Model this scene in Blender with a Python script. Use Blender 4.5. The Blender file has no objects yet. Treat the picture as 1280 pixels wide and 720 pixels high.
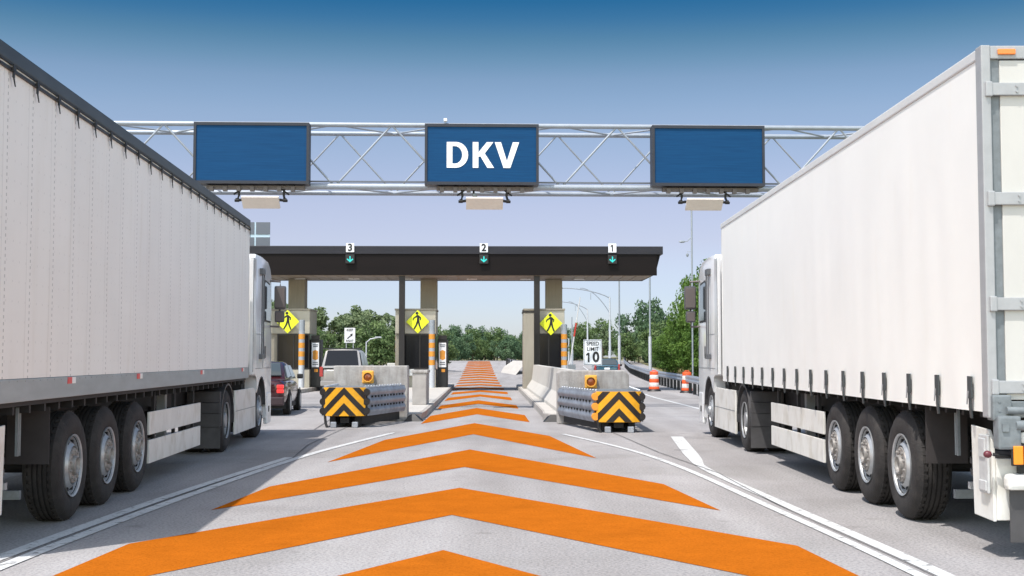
import bpy, bmesh, math, random
from mathutils import Vector, Matrix, noise
R = math.radians
rnd = random.Random(7)
S = bpy.context.scene
COL = S.collection

# ------------------------------------------------------------------ camera, sky, sun, exposure
CAM_H = 1.57
cam = bpy.data.objects.new('camera', bpy.data.cameras.new('camera'))
COL.objects.link(cam)
cam.location = (0, 0, CAM_H)
cam.rotation_euler = (R(90) + math.atan(87/1560), 0, 0)
cam.data.sensor_width = 36
cam.data.lens = 36*1560/1280
cam.data.clip_end = 5000
S.camera = cam

SUN_DIR = Vector((0.30, 0.375, -1.0)).normalized()       # the way the light travels
SUN_EL = math.asin(-SUN_DIR.z)
SUN_AZ = math.atan2(-SUN_DIR.x, -SUN_DIR.y)              # clockwise from +Y
w = bpy.data.worlds.new('World'); S.world = w; w.use_nodes = True
nt = w.node_tree; nt.nodes.clear()
out = nt.nodes.new('ShaderNodeOutputWorld')
bg = nt.nodes.new('ShaderNodeBackground'); bg.inputs['Strength'].default_value = 0.15
sky = nt.nodes.new('ShaderNodeTexSky'); sky.sky_type = 'NISHITA'; sky.sun_disc = False
sky.sun_elevation = SUN_EL; sky.sun_rotation = SUN_AZ
sky.air_density = 1.0; sky.dust_density = 0.6; sky.ozone_density = 1.6
tc = nt.nodes.new('ShaderNodeTexCoord'); sep = nt.nodes.new('ShaderNodeSeparateXYZ')
ramp = nt.nodes.new('ShaderNodeValToRGB')
mix = nt.nodes.new('ShaderNodeMix'); mix.data_type = 'RGBA'; mix.blend_type = 'MULTIPLY'; mix.inputs[0].default_value = 1.0
nt.links.new(tc.outputs['Generated'], sep.inputs[0])
nt.links.new(sep.outputs['Z'], ramp.inputs[0])
KS = 1/1.43
SKY_TINT = [(p, tuple(c*KS for c in q)) for p, q in [(0.0, (1.02, 1.10, 1.45)), (.048, (.99, 1.01, 1.307)), (.094, (1.135, .948, 1.082)), (.121, (1.186, .968, 1.061)),
    (.191, (1.0, .952, .979)), (.204, (.913, .915, .948)), (.219, (.813, .854, .886)), (.234, (.595, .749, .778)), (.249, (.39, .627, .683)),
    (.264, (.212, .506, .644)), (.278, (.110, .427, .605)), (.34, (.10, .40, .60))]] + [(.46, (.55, .62, .70)), (.62, (.95, .85, .75)), (1.0, (.95, .85, .75))]
def set_ramp(r, stops):
    el = r.color_ramp.elements
    while len(el) > 1: el.remove(el[-1])
    el[0].position = stops[0][0]; el[0].color = (*stops[0][1], 1)
    for p, c in stops[1:]:
        e = el.new(p); e.color = (*c, 1)
set_ramp(ramp, SKY_TINT)
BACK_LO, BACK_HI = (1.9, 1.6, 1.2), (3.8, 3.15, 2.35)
nt.links.new(sky.outputs[0], mix.inputs[6]); nt.links.new(ramp.outputs[0], mix.inputs[7])
# the half of the sky round the sun (behind the camera) gets a brighter, warmer tint with added unseen cloud, filling the truck sides
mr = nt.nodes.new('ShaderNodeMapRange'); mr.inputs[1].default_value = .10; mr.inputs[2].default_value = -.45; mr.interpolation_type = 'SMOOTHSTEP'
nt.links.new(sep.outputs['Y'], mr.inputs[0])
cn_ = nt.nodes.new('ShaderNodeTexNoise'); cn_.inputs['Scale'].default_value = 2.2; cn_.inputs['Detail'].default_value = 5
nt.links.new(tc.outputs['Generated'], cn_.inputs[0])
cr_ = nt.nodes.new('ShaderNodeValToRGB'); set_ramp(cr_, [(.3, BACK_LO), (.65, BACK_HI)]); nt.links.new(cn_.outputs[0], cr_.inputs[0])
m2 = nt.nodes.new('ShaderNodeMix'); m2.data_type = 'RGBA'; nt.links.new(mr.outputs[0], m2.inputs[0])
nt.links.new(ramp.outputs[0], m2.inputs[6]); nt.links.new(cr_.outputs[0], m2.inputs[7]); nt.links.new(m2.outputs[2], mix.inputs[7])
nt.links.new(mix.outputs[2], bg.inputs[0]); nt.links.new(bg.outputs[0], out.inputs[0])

sd = bpy.data.lights.new('sun', 'SUN'); sd.energy = 4.0; sd.angle = R(0.6); sd.color = (1.0, 0.955, 0.90)
sun = bpy.data.objects.new('sun', sd); COL.objects.link(sun)
sun.rotation_euler = SUN_DIR.to_track_quat('-Z', 'Y').to_euler()
sun.location = (0, 0, 50)
S.view_settings.view_transform = 'Standard'; S.view_settings.look = 'None'
S.view_settings.exposure = 0.25; S.view_settings.gamma = 1.0
S.view_settings.use_curve_mapping = False

# ------------------------------------------------------------------ materials
def mat(name, color, rough=0.6, metal=0.0, var=0.0, scale=4.0, bump=0.0, bscale=40.0, color2=None, stretch=None, emit=None, coat=0.0, detail=6.0, lo=0.35, hi=0.65, spec=None):
    m = bpy.data.materials.new(name); m.use_nodes = True
    n = m.node_tree; b = n.nodes['Principled BSDF']
    b.inputs['Base Color'].default_value = (*color, 1); b.inputs['Roughness'].default_value = rough
    b.inputs['Metallic'].default_value = metal
    if coat: b.inputs['Coat Weight'].default_value = coat; b.inputs['Coat Roughness'].default_value = .08
    if spec is not None: b.inputs['Specular IOR Level'].default_value = spec
    if emit:
        b.inputs['Emission Color'].default_value = (*emit[0], 1); b.inputs['Emission Strength'].default_value = emit[1]
    if var or color2 or bump:
        t = n.nodes.new('ShaderNodeTexCoord'); mp = n.nodes.new('ShaderNodeMapping')
        n.links.new(t.outputs['Object'], mp.inputs[0])
        if stretch: mp.inputs['Scale'].default_value = stretch
    if var or color2:
        if not color2: color2 = tuple(max(0, c*(1-var)) for c in color)
        nz = n.nodes.new('ShaderNodeTexNoise'); nz.inputs['Scale'].default_value = scale; nz.inputs['Detail'].default_value = detail
        nz.inputs['Roughness'].default_value = .62
        rp = n.nodes.new('ShaderNodeValToRGB'); set_ramp(rp, [(lo, color2), (hi, color)])
        n.links.new(mp.outputs[0], nz.inputs[0]); n.links.new(nz.outputs[0], rp.inputs[0])
        n.links.new(rp.outputs[0], b.inputs['Base Color'])
        m['last'] = rp.name
    if bump:
        nb = n.nodes.new('ShaderNodeTexNoise'); nb.inputs['Scale'].default_value = bscale; nb.inputs['Detail'].default_value = 4
        bp = n.nodes.new('ShaderNodeBump'); bp.inputs['Strength'].default_value = bump; bp.inputs['Distance'].default_value = .02
        n.links.new(mp.outputs[0], nb.inputs[0]); n.links.new(nb.outputs[0], bp.inputs['Height']); n.links.new(bp.outputs[0], b.inputs['Normal'])
    return m

def multiply_layer(m, scale, lo, hi, dark, stretch=(1, 1, 1), detail=5, tex='noise', coord='Object'):
    """multiply another noise pattern over the base colour"""
    n = m.node_tree; b = n.nodes['Principled BSDF']
    lk = b.inputs['Base Color'].links
    t = n.nodes.new('ShaderNodeTexCoord'); mp = n.nodes.new('ShaderNodeMapping'); mp.inputs['Scale'].default_value = stretch
    n.links.new(t.outputs[coord], mp.inputs[0])
    nz = n.nodes.new('ShaderNodeTexNoise'); nz.inputs['Scale'].default_value = scale; nz.inputs['Detail'].default_value = detail
    n.links.new(mp.outputs[0], nz.inputs[0])
    rp = n.nodes.new('ShaderNodeValToRGB'); set_ramp(rp, [(lo, dark), (hi, (1, 1, 1))])
    n.links.new(nz.outputs[0], rp.inputs[0])
    mx = n.nodes.new('ShaderNodeMix'); mx.data_type = 'RGBA'; mx.blend_type = 'MULTIPLY'; mx.inputs[0].default_value = 1
    if lk: n.links.new(lk[0].from_socket, mx.inputs[6])
    else: mx.inputs[6].default_value = b.inputs['Base Color'].default_value
    n.links.new(rp.outputs[0], mx.inputs[7]); n.links.new(mx.outputs[2], b.inputs['Base Color'])
    return m

M = {}
M['road'] = mat('road_concrete', (.425, .41, .412), .9, var=.16, scale=.35, lo=.3, hi=.7, bump=.5, bscale=55)
multiply_layer(M['road'], 38, .36, .56, (.66, .66, .67), detail=3)
multiply_layer(M['road'], 1.6, .3, .62, (.86, .85, .84), stretch=(1, .12, 1))
multiply_layer(M['road'], .9, .34, .46, (.9, .895, .89), stretch=(1, .7, 1), detail=8)
M['cushion_steel'] = mat('cushion_rail_steel', (.30, .335, .39), .45, .2, var=.4, scale=4, detail=8)
M['orange'] = mat('orange_road_paint', (.43, .118, .010), .95, var=.12, scale=3, bump=.25, bscale=55, spec=.0)
multiply_layer(M['orange'], 38, .32, .52, (.80, .80, .80), detail=3)
multiply_layer(M['orange'], 1.1, .3, .5, (.90, .90, .92), detail=8)
M['white_paint'] = mat('white_road_paint', (.60, .61, .615), .75, var=.12, scale=2, bump=.3, bscale=60)
multiply_layer(M['white_paint'], 9, .30, .44, (.62, .62, .62), detail=8)
multiply_layer(M['white_paint'], 45, .34, .5, (.82, .82, .82), detail=3)
M['joint'] = mat('joint_sealant', (.15, .15, .155), .9, var=.5, scale=8)
M['soil'] = mat('dry_grass_ground', (.22, .19, .10), .95, var=.5, scale=1.2, color2=(.10, .12, .04), detail=10)
M['island'] = mat('island_concrete', (.50, .475, .44), .85, var=.14, scale=2.2, bump=.25, bscale=30)
M['kerb'] = mat('kerb_concrete', (.40, .375, .35), .85, var=.25, scale=3, bump=.25, bscale=30)
M['block'] = mat('weathered_concrete', (.46, .44, .42), .85, var=.22, scale=4, bump=.4, bscale=25)
multiply_layer(M['block'], 5, .35, .6, (.72, .70, .68), stretch=(1.6, 1.6, .35), detail=7)
M['barrier'] = mat('pale_barrier_concrete', (.53, .51, .475), .85, var=.12, scale=2.5, bump=.2, bscale=20)
M['galv'] = mat('galvanised_steel', (.44, .47, .52), .42, .55, var=.25, scale=6)
M['truss'] = mat('painted_truss_steel', (.34, .38, .44), .45, .25, var=.12, scale=3)
M['dark'] = mat('dark_bronze_metal', (.014, .011, .012), .45, .0, var=.25, scale=3)
M['canopy'] = mat('canopy_dark_panel', (.0075, .0045, .0045), .6, spec=.2, var=.3, scale=1.2, stretch=(.3, 1, 2))
M['canopy_edge'] = mat('canopy_top_panel', (.026, .026, .034), .5, spec=.3, var=.25, scale=1.5, stretch=(.3, 1, 2))
M['soffit'] = mat('canopy_soffit', (.36, .29, .23), .6, var=.2, scale=3)
M['tan'] = mat('tan_panel', (.30, .27, .22), .7, var=.12, scale=3, stretch=(3, 3, .4))
M['cream'] = mat('cream_booth_wall', (.43, .40, .33), .7, var=.12, scale=3)
M['darkglass'] = mat('dark_glass', (.008, .009, .012), .12, spec=.3)
M['glass_tint'] = mat('tinted_glass', (.05, .065, .075), .05, spec=.8)
M['black'] = mat('black_plastic', (.017, .017, .018), .5, var=.3, scale=7)
M['chassis'] = mat('chassis_dark', (.013, .0125, .013), .65, var=.4, scale=5)
M['white_truck'] = mat('white_cab_paint', (.80, .80, .80), .25, coat=.4, var=.06, scale=2)
M['white_panel'] = mat('white_panel_dirty', (.78, .77, .73), .45, var=.13, scale=2.4, detail=8, stretch=(1, 1, .6))
multiply_layer(M['white_panel'], 14, .28, .40, (.86, .84, .80), detail=8, stretch=(1, 1, .3))
M['door_panel'] = mat('darkened_door_panel', (.57, .56, .53), .5, var=.08, scale=1.5, detail=8, stretch=(1, 1, .5))  # white panel colour darkened to offset strong light on the rear doors
multiply_layer(M['white_panel'], 3.5, .34, .50, (.84, .82, .78), detail=9, stretch=(1, 1, .8))
M['curtain_white'] = mat('white_tarpaulin', (.91, .905, .87), .42, var=.04, scale=.8, bump=.03, bscale=4)
M['curtain_grey'] = mat('worn_tarpaulin', (.90, .885, .845), .5, var=.05, scale=1.0, bump=.05, bscale=5)
M['alu'] = mat('aluminium_rail', (.40, .41, .42), .5, .15, var=.10, scale=2, stretch=(4, .4, 4))
M['pale_rail'] = mat('pale_roof_rail', (.66, .67, .67), .5, 0, var=.08, scale=2, stretch=(2, .5, 2))
M['grey_rail'] = mat('grey_side_rail', (.37, .41, .42), .5, .1, var=.15, scale=3, stretch=(2, .5, 2))
M['dark_rail'] = mat('dark_roof_rail', (.055, .065, .07), .45, .1, var=.3, scale=3, stretch=(2, .5, 2))
M['tyre'] = mat('tyre_rubber', (.040, .036, .034), .8, color2=(.022, .020, .020), var=.35, scale=9, bump=.35, bscale=60)
multiply_layer(M['tyre'], 2.4, .35, .6, (.62, .6, .6), detail=6)
M['rim'] = mat('steel_rim', (.50, .52, .54), .38, .45, var=.3, scale=9)
M['hub'] = mat('dirty_hub', (.36, .34, .32), .5, .25, var=.4, scale=18, detail=8)
M['drive_rim'] = mat('grey_drive_rim', (.36, .37, .38), .45, .3, var=.2, scale=6)
M['hole'] = mat('rim_hole_dark', (.012, .012, .012), .8)
M['flap'] = mat('mud_flap_rubber', (.075, .072, .075), .7, var=.35, scale=4, detail=8)
M['flap_dark'] = mat('trailer_flap_rubber', (.042, .036, .036), .75, var=.3, scale=4, detail=8)
M['fender'] = mat('dusty_fender', (.065, .065, .07), .45, var=.4, scale=5, detail=8)
M['lamp_grey'] = mat('grey_bracket_plastic', (.20, .225, .24), .5, var=.25, scale=12)
M['grille_grey'] = mat('grey_step_plastic', (.55, .56, .56), .5, var=.2, scale=9)
M['red'] = mat('red_lens', (.55, .02, .02), .15, coat=.5)
M['amber'] = mat('amber_lens', (.9, .30, .02), .15, coat=.5)
M['orange_lens'] = mat('orange_marker_lens', (.85, .25, .05), .3)
M['reflect_red'] = mat('red_reflector', (.70, .03, .04), .3)
M['reflect_white'] = mat('white_reflector', (.85, .85, .85), .3)
M['maroon'] = mat('maroon_ball', (.12, .02, .03), .4)
M['mirror_back'] = mat('mirror_housing', (.085, .08, .085), .4, var=.2, scale=8)
M['louver'] = mat('dark_trim', (.10, .105, .115), .4)
M['brown_trim'] = mat('brown_grey_trim', (.12, .10, .095), .5)
M['sign_blue'] = None
M['letter'] = mat('sign_letter_white', (.92, .93, .95), .5)
M['sign_frame'] = mat('sign_frame_dark', (.022, .026, .04), .5, .0, var=.2, scale=5)
M['reader'] = mat('reader_panel', (.72, .66, .62), .5, var=.08, scale=5)
M['black_glyph'] = mat('black_glyph', (.012, .012, .012), .6)
M['sign_white'] = mat('sign_white', (.78, .79, .82), .5, var=.04, scale=6)
M['sign_yellow'] = mat('fluorescent_yellow', (.78, .84, .02), .5)
M['hazard_yellow'] = mat('hazard_yellow', (.88, .42, .012), .5, var=.15, scale=8)
M['hazard_orange'] = mat('hazard_orange', (.85, .32, .03), .5)
M['hazard_black'] = mat('hazard_black', (.018, .014, .012), .5)
M['teal'] = mat('green_arrow_lamp', (.02, .45, .42), .4, emit=((.03, .65, .60), .35))
M['beacon'] = mat('amber_beacon_body', (.85, .42, .06), .45, var=.15, scale=14)
M['beacon_lens'] = mat('amber_beacon_lens', (.28, .07, .015), .25, coat=.5)
M['barrel_o'] = mat('barrel_orange', (.80, .105, .022), .5, var=.1, scale=4)
M['barrel_w'] = mat('barrel_white', (.72, .68, .64), .5, var=.1, scale=6)
M['pole_white'] = mat('pole_pale_metal', (.50, .52, .56), .45, .2)
M['pole_grey'] = mat('pole_grey_metal', (.30, .33, .37), .45, .3)
M['band_orange'] = mat('band_orange', (.66, .27, .03), .5, var=.1, scale=6)
M['band_grey'] = mat('band_grey', (.33, .34, .38), .5)
M['dkgrey'] = mat('dark_grey_panel', (.12, .135, .165), .4)
M['sedan'] = mat('dark_red_paint', (.042, .006, .009), .22, .2, coat=.8)
M['sedan_low'] = mat('dark_bumper', (.035, .018, .022), .5)
M['suv'] = mat('silver_paint', (.30, .285, .275), .35, .35, coat=.6)
M['suv_low'] = mat('silver_lower_trim', (.30, .28, .27), .4, .3)
M['blue_car'] = mat('blue_teal_paint', (.02, .085, .13), .22, .3, coat=.8)
M['white_car'] = mat('pale_paint', (.6, .6, .62), .3, coat=.5)
M['tail'] = mat('brake_lamp_lit', (.8, .03, .03), .3, emit=((1, .05, .04), .45))
M['tail_off'] = mat('tail_lamp', (.35, .03, .03), .25)
M['bark'] = mat('bark', (.13, .10, .07), .9, var=.3, scale=4)
M['gate_red'] = mat('gate_red', (.6, .05, .04), .5)
M['skylight_blue'] = mat('pale_blue_glazing', (.45, .58, .68), .2)
def leaf(name, a, b, scale=.35):
    m = mat(name, a, .6, color2=b, scale=scale, detail=4, lo=.38, hi=.62)
    p = m.node_tree.nodes['Principled BSDF']; p.inputs['Specular IOR Level'].default_value = .25
    n = m.node_tree; tr = n.nodes.new('ShaderNodeBsdfTranslucent'); mx = n.nodes.new('ShaderNodeMixShader'); mx.inputs[0].default_value = .38
    n.links.new(p.inputs['Base Color'].links[0].from_socket, tr.inputs[0]); o = n.nodes['Material Output']
    n.links.new(p.outputs[0], mx.inputs[1]); n.links.new(tr.outputs[0], mx.inputs[2]); n.links.new(mx.outputs[0], o.inputs['Surface'])
    return m
M['leaf_a'] = leaf('leaf_mid_green', (.20, .275, .105), (.10, .16, .060))
M['leaf_b'] = leaf('leaf_olive', (.24, .30, .16), (.13, .185, .09))
M['leaf_c'] = leaf('leaf_deep', (.155, .235, .125), (.085, .15, .080))
M['leaf_d'] = leaf('leaf_bright', (.17, .28, .055), (.085, .165, .035))

# perforated seam rows on the grey tarpaulin (sewn dotted lines in the cloth)
def dotted(m):
    n = m.node_tree; b = n.nodes['Principled BSDF']
    t = n.nodes.new('ShaderNodeTexCoord'); sx = n.nodes.new('ShaderNodeSeparateXYZ'); n.links.new(t.outputs['Object'], sx.inputs[0])
    def mth(op, a, bb=None, clamp=False):
        q = n.nodes.new('ShaderNodeMath'); q.operation = op; q.use_clamp = clamp
        for i, v in enumerate((a, bb)):
            if v is None: continue
            if isinstance(v, (int, float)): q.inputs[i].default_value = v
            else: n.links.new(v, q.inputs[i])
        return q.outputs[0]
    def near(src, period, width, off=0):
        f = mth('FRACT', mth('DIVIDE', mth('ADD', src, off), period))
        return mth('LESS_THAN', mth('ABSOLUTE', mth('SUBTRACT', f, .5)), width/period/2)
    dots = mth('MULTIPLY', near(sx.outputs['Y'], .62, .020), near(sx.outputs['Z'], .055, .026))
    dots2 = mth('MULTIPLY', near(sx.outputs['Y'], .155, .014, .04), near(sx.outputs['Z'], .165, .018, .03))
    seam = mth('MULTIPLY', near(sx.outputs['Y'], .62, .007, .10), .35)
    k = mth('MAXIMUM', mth('MAXIMUM', mth('MULTIPLY', dots, .55), mth('MULTIPLY', dots2, .22)), seam)
    inv = mth('SUBTRACT', 1.0, mth('MULTIPLY', k, .75))
    cmb = n.nodes.new('ShaderNodeCombineXYZ')
    for i in range(3): n.links.new(inv, cmb.inputs[i])
    mx = n.nodes.new('ShaderNodeMix'); mx.data_type = 'RGBA'; mx.blend_type = 'MULTIPLY'; mx.inputs[0].default_value = 1
    n.links.new(b.inputs['Base Color'].links[0].from_socket, mx.inputs[6]); n.links.new(cmb.outputs[0], mx.inputs[7])
    n.links.new(mx.outputs[2], b.inputs['Base Color'])
multiply_layer(M['curtain_grey'], 3.2, .25, .45, (.93, .92, .90), stretch=(1, 1.6, .16), detail=7)
multiply_layer(M['curtain_white'], 2.2, .22, .42, (.975, .965, .94), stretch=(1, 1.6, .3), detail=7)
dotted(M['curtain_grey'])

def worn(m, scale, lo, hi, detail=8):
    n = m.node_tree; p = n.nodes['Principled BSDF']; t = n.nodes.new('ShaderNodeTexCoord')
    a = n.nodes.new('ShaderNodeTexNoise'); a.inputs['Scale'].default_value = scale; a.inputs['Detail'].default_value = detail; a.inputs['Roughness'].default_value = .75
    n.links.new(t.outputs['Object'], a.inputs[0]); rp = n.nodes.new('ShaderNodeValToRGB'); set_ramp(rp, [(lo, (0, 0, 0)), (hi, (1, 1, 1))])
    n.links.new(a.outputs[0], rp.inputs[0]); n.links.new(rp.outputs[0], p.inputs['Alpha'])
worn(M['white_paint'], 9, .33, .42); worn(M['orange'], 5, .27, .33)
# tyre tracks and drips along the lanes (dirt in the surface itself)
multiply_layer(M['road'], .75, .40, .62, (.84, .835, .83), stretch=(1, .035, 1), detail=4)
multiply_layer(M['road'], 2.1, .27, .36, (.78, .77, .76), detail=7)
multiply_layer(M['road'], .22, .40, .44, (.93, .93, .92), detail=2)
# blue LED face: rows of the display matrix
def led():
    m = mat('blue_display_face', (.005, .060, .165), .6, spec=.15, color2=(.004, .051, .143), scale=3, stretch=(.25, 1, 9), lo=.4, hi=.6)
    multiply_layer(m, 26, .3, .6, (.86, .89, .92), stretch=(.06, 1, 1), detail=2)
    return m
M['sign_blue'] = led()

# ------------------------------------------------------------------ mesh builder
class MB:
    def __init__(s): s.bm = bmesh.new(); s.mi = 0
    def _f(s, vs):
        try:
            f = s.bm.faces.new(vs); f.material_index = s.mi; return f
        except ValueError: return None
    def box(s, x0, x1, y0, y1, z0, z1, bev=0.0):
        if x1 < x0: x0, x1 = x1, x0
        if y1 < y0: y0, y1 = y1, y0
        if z1 < z0: z0, z1 = z1, z0
        v = [s.bm.verts.new(p) for p in ((x0,y0,z0),(x1,y0,z0),(x1,y1,z0),(x0,y1,z0),(x0,y0,z1),(x1,y0,z1),(x1,y1,z1),(x0,y1,z1))]
        fs = [s._f([v[i] for i in q]) for q in ((3,2,1,0),(4,5,6,7),(0,1,5,4),(1,2,6,5),(2,3,7,6),(3,0,4,7))]
        if bev > 0:
            es = list({e for f in fs for e in f.edges})
            r = bmesh.ops.bevel(s.bm, geom=es, offset=min(bev, .45*min(x1-x0, y1-y0, z1-z0)), segments=2, affect='EDGES', profile=.6)
            for f in r['faces']: f.material_index = s.mi
        return s
    def poly(s, pts):
        s._f([s.bm.verts.new(p) for p in pts]); return s
    def prism(s, pts, axis, a, b, bev=0.0):
        """pts 2-D outline; axis 'x': (y,z), 'y': (x,z), 'z': (x,y); extruded from a to b"""
        def to(p, t):
            return (t, p[0], p[1]) if axis == 'x' else (p[0], t, p[1]) if axis == 'y' else (p[0], p[1], t)
        A = [s.bm.verts.new(to(p, a)) for p in pts]; B = [s.bm.verts.new(to(p, b)) for p in pts]
        fs = [s._f(A), s._f(B[::-1])]
        n = len(pts)
        for i in range(n): fs.append(s._f([A[i], B[i], B[(i+1) % n], A[(i+1) % n]]))
        if bev > 0:
            es = list({e for f in fs if f for e in f.edges})
            r = bmesh.ops.bevel(s.bm, geom=es, offset=bev, segments=2, affect='EDGES', profile=.6)
            for f in r['faces']: f.material_index = s.mi
        return s
    def tube(s, path, r, seg=10, r2=None, caps=True):
        path = [Vector(p) for p in path]; n = len(path); rings = []
        for i, p in enumerate(path):
            d = (path[min(i+1, n-1)] - path[max(i-1, 0)]).normalized()
            u = d.orthogonal().normalized() if abs(d.z) > .95 else d.cross(Vector((0, 0, 1))).normalized()
            v = d.cross(u)
            rr = r if r2 is None else r + (r2-r)*i/(n-1)
            rings.append([s.bm.verts.new(p + (u*math.cos(2*math.pi*k/seg) + v*math.sin(2*math.pi*k/seg))*rr) for k in range(seg)])
        for i in range(n-1):
            for k in range(seg): s._f([rings[i][k], rings[i][(k+1) % seg], rings[i+1][(k+1) % seg], rings[i+1][k]])
        if caps: s._f(rings[0][::-1]); s._f(rings[-1])
        return s
    def lathe(s, prof, c, axis='x', seg=48, sgn=1, closed=False, a0=0.0, a1=2*math.pi):
        """prof: (offset along axis, radius)"""
        full = abs(a1-a0-2*math.pi) < 1e-6
        c = Vector(c); rings = []
        N = seg if full else seg+1
        for (o, r) in prof:
            ring = []
            for k in range(N):
                t = a0 + (a1-a0)*k/seg
                if axis == 'x': p = Vector((o*sgn, math.cos(t)*r, math.sin(t)*r))
                elif axis == 'y': p = Vector((math.cos(t)*r, o*sgn, math.sin(t)*r))
                else: p = Vector((math.cos(t)*r, math.sin(t)*r, o*sgn))
                ring.append(s.bm.verts.new(c+p))
            rings.append(ring)
        m = len(rings)
        for i in range(m if closed else m-1):
            for k in range(seg):
                a, b = rings[i], rings[(i+1) % m]
                k2 = (k+1) % N
                s._f([a[k], a[k2], b[k2], b[k]])
        if not closed and full:
            s._f(rings[0][::-1]); s._f(rings[-1])
        return s
    def loft(s, rings, caps=True):
        V = [[s.bm.verts.new(p) for p in r] for r in rings]; n = len(V[0])
        for i in range(len(V)-1):
            for k in range(n): s._f([V[i][k], V[i][(k+1) % n], V[i+1][(k+1) % n], V[i+1][k]])
        if caps: s._f(V[0][::-1]); s._f(V[-1])
        return s
    def xf(s, mtx): bmesh.ops.transform(s.bm, matrix=mtx, verts=s.bm.verts); return s
    def build(s, name, mats, parent=None, smooth=False, mirror=False, loc=None, recalc=True, label=None, subsurf=0):
        if mirror: bmesh.ops.scale(s.bm, vec=(-1, 1, 1), verts=s.bm.verts)
        if recalc: bmesh.ops.recalc_face_normals(s.bm, faces=s.bm.faces)
        me = bpy.data.meshes.new(name); s.bm.to_mesh(me); s.bm.free()
        for m in (mats if isinstance(mats, (list, tuple)) else [mats]): me.materials.append(m)
        o = bpy.data.objects.new(name, me); COL.objects.link(o)
        if parent: o.parent = parent
        if loc: o.location = loc
        if smooth:
            for p in me.polygons: p.use_smooth = True
            me.set_sharp_from_angle(angle=R(38))
        if subsurf:
            md = o.modifiers.new('sub', 'SUBSURF'); md.levels = md.render_levels = subsurf
        if label: o['label'] = label
        return o

def tag(o, label=None, cat=None, group=None, kind=None):
    if label: o['label'] = label
    if cat: o['category'] = cat
    if group: o['group'] = group
    if kind: o['kind'] = kind
    return o
def thing(name, loc, label, cat, rz=0.0, group=None):
    o = bpy.data.objects.new(name, None); COL.objects.link(o)
    o.location = loc; o.rotation_euler = (0, 0, rz); o.empty_display_size = .3
    return tag(o, label, cat, group)
def copy_tree(o, parent=None):
    c = o.copy(); COL.objects.link(c); c.parent = parent
    for ch in list(o.children): copy_tree(ch, c)
    return c
def text_mesh(name, body, size, m, parent, loc, rot=(R(90), 0, 0), depth=.006, bold=.0, sx=1.0, align='CENTER'):
    cu = bpy.data.curves.new(name, 'FONT'); cu.body = body; cu.size = size; cu.extrude = depth/2; cu.offset = bold
    cu.align_x = align; cu.align_y = 'CENTER'
    t = bpy.data.objects.new(name, cu); COL.objects.link(t)
    dg = bpy.context.evaluated_depsgraph_get()
    me = bpy.data.meshes.new_from_object(t.evaluated_get(dg))
    bpy.data.objects.remove(t); bpy.data.curves.remove(cu)
    me.materials.clear(); me.materials.append(m)
    o = bpy.data.objects.new(name, me); COL.objects.link(o); o.parent = parent; o.location = loc; o.rotation_euler = rot; o.scale = (sx, 1, 1)
    return o

# ------------------------------------------------------------------ ground and roads
def gz(y):
    if 74 < y < 176:
        k = 74+6*math.floor((y-74)/6); f = (y-k)/6
        return _gz(k)*(1-f)+_gz(k+6)*f
    return _gz(y)
def _gz(y):
    t = min(max((y-74)/(175-74), 0), 1)
    return 1.10*t*t*(3-2*t)
def smooth01(t): t = min(max(t, 0), 1); return t*t*(3-2*t)
def bank(x, y):
    """grass rises gently beyond the guardrail on the right and on the far left"""
    h = 0
    edge = 9.5 + max(0, y-60)*.06
    if y > 35: h += .9*smooth01((x-edge-1.0)/9)*smooth01((y-35)/30)
    h += .7*smooth01((-x-17)/12)*smooth01((y-35)/30)
    return h
YS = [-60, -20, 0, 20, 35, 45, 55, 65, 74]+list(range(80, 177, 6))+[184, 200, 220, 300, 500, 900, 1600, 3000]
def sheet(name, x0f, x1f, ys, nx, z_off, m, extra=None):
    b = MB(); V = []
    for y in ys:
        row = []
        for i in range(nx+1):
            x = x0f(y) + (x1f(y)-x0f(y))*i/nx
            row.append(b.bm.verts.new((x, y, gz(y)+z_off+(extra(x, y) if extra else 0))))
        V.append(row)
    for j in range(len(ys)-1):
        for i in range(nx): b._f([V[j][i], V[j][i+1], V[j+1][i+1], V[j+1][i]])
    o = b.build(name, m, recalc=False); tag(o, kind='structure'); return o
XS = [-2500, -900, -400, -150, -80, -50, -38, -30, -26, -23, -20, -17, -14, -10, -5, 0, 5, 9, 11, 13, 15, 17, 19, 22, 26, 32, 45, 80, 150, 400, 900, 2500]
b = MB(); V = []
for y in YS: V.append([b.bm.verts.new((x, y, gz(y)-.03+bank(x, y))) for x in XS])
for j in range(len(YS)-1):
    for i in range(len(XS)-1): b._f([V[j][i], V[j][i+1], V[j+1][i+1], V[j+1][i]])
tag(b.build('ground', M['soil'], recalc=False), kind='structure')
def road_r(y): return 9.6 + max(0, y-45)*.055
road_ys = [-40, -20, -5, 0, 5, 10, 15, 20, 25, 30, 35, 45, 55, 65, 74]+list(range(80, 177, 6))+[184, 200]
sheet('road', lambda y: -17 if y < 80 else -17+(y-80)*.05, road_r, road_ys, 6, 0.0, M['road'])

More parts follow.
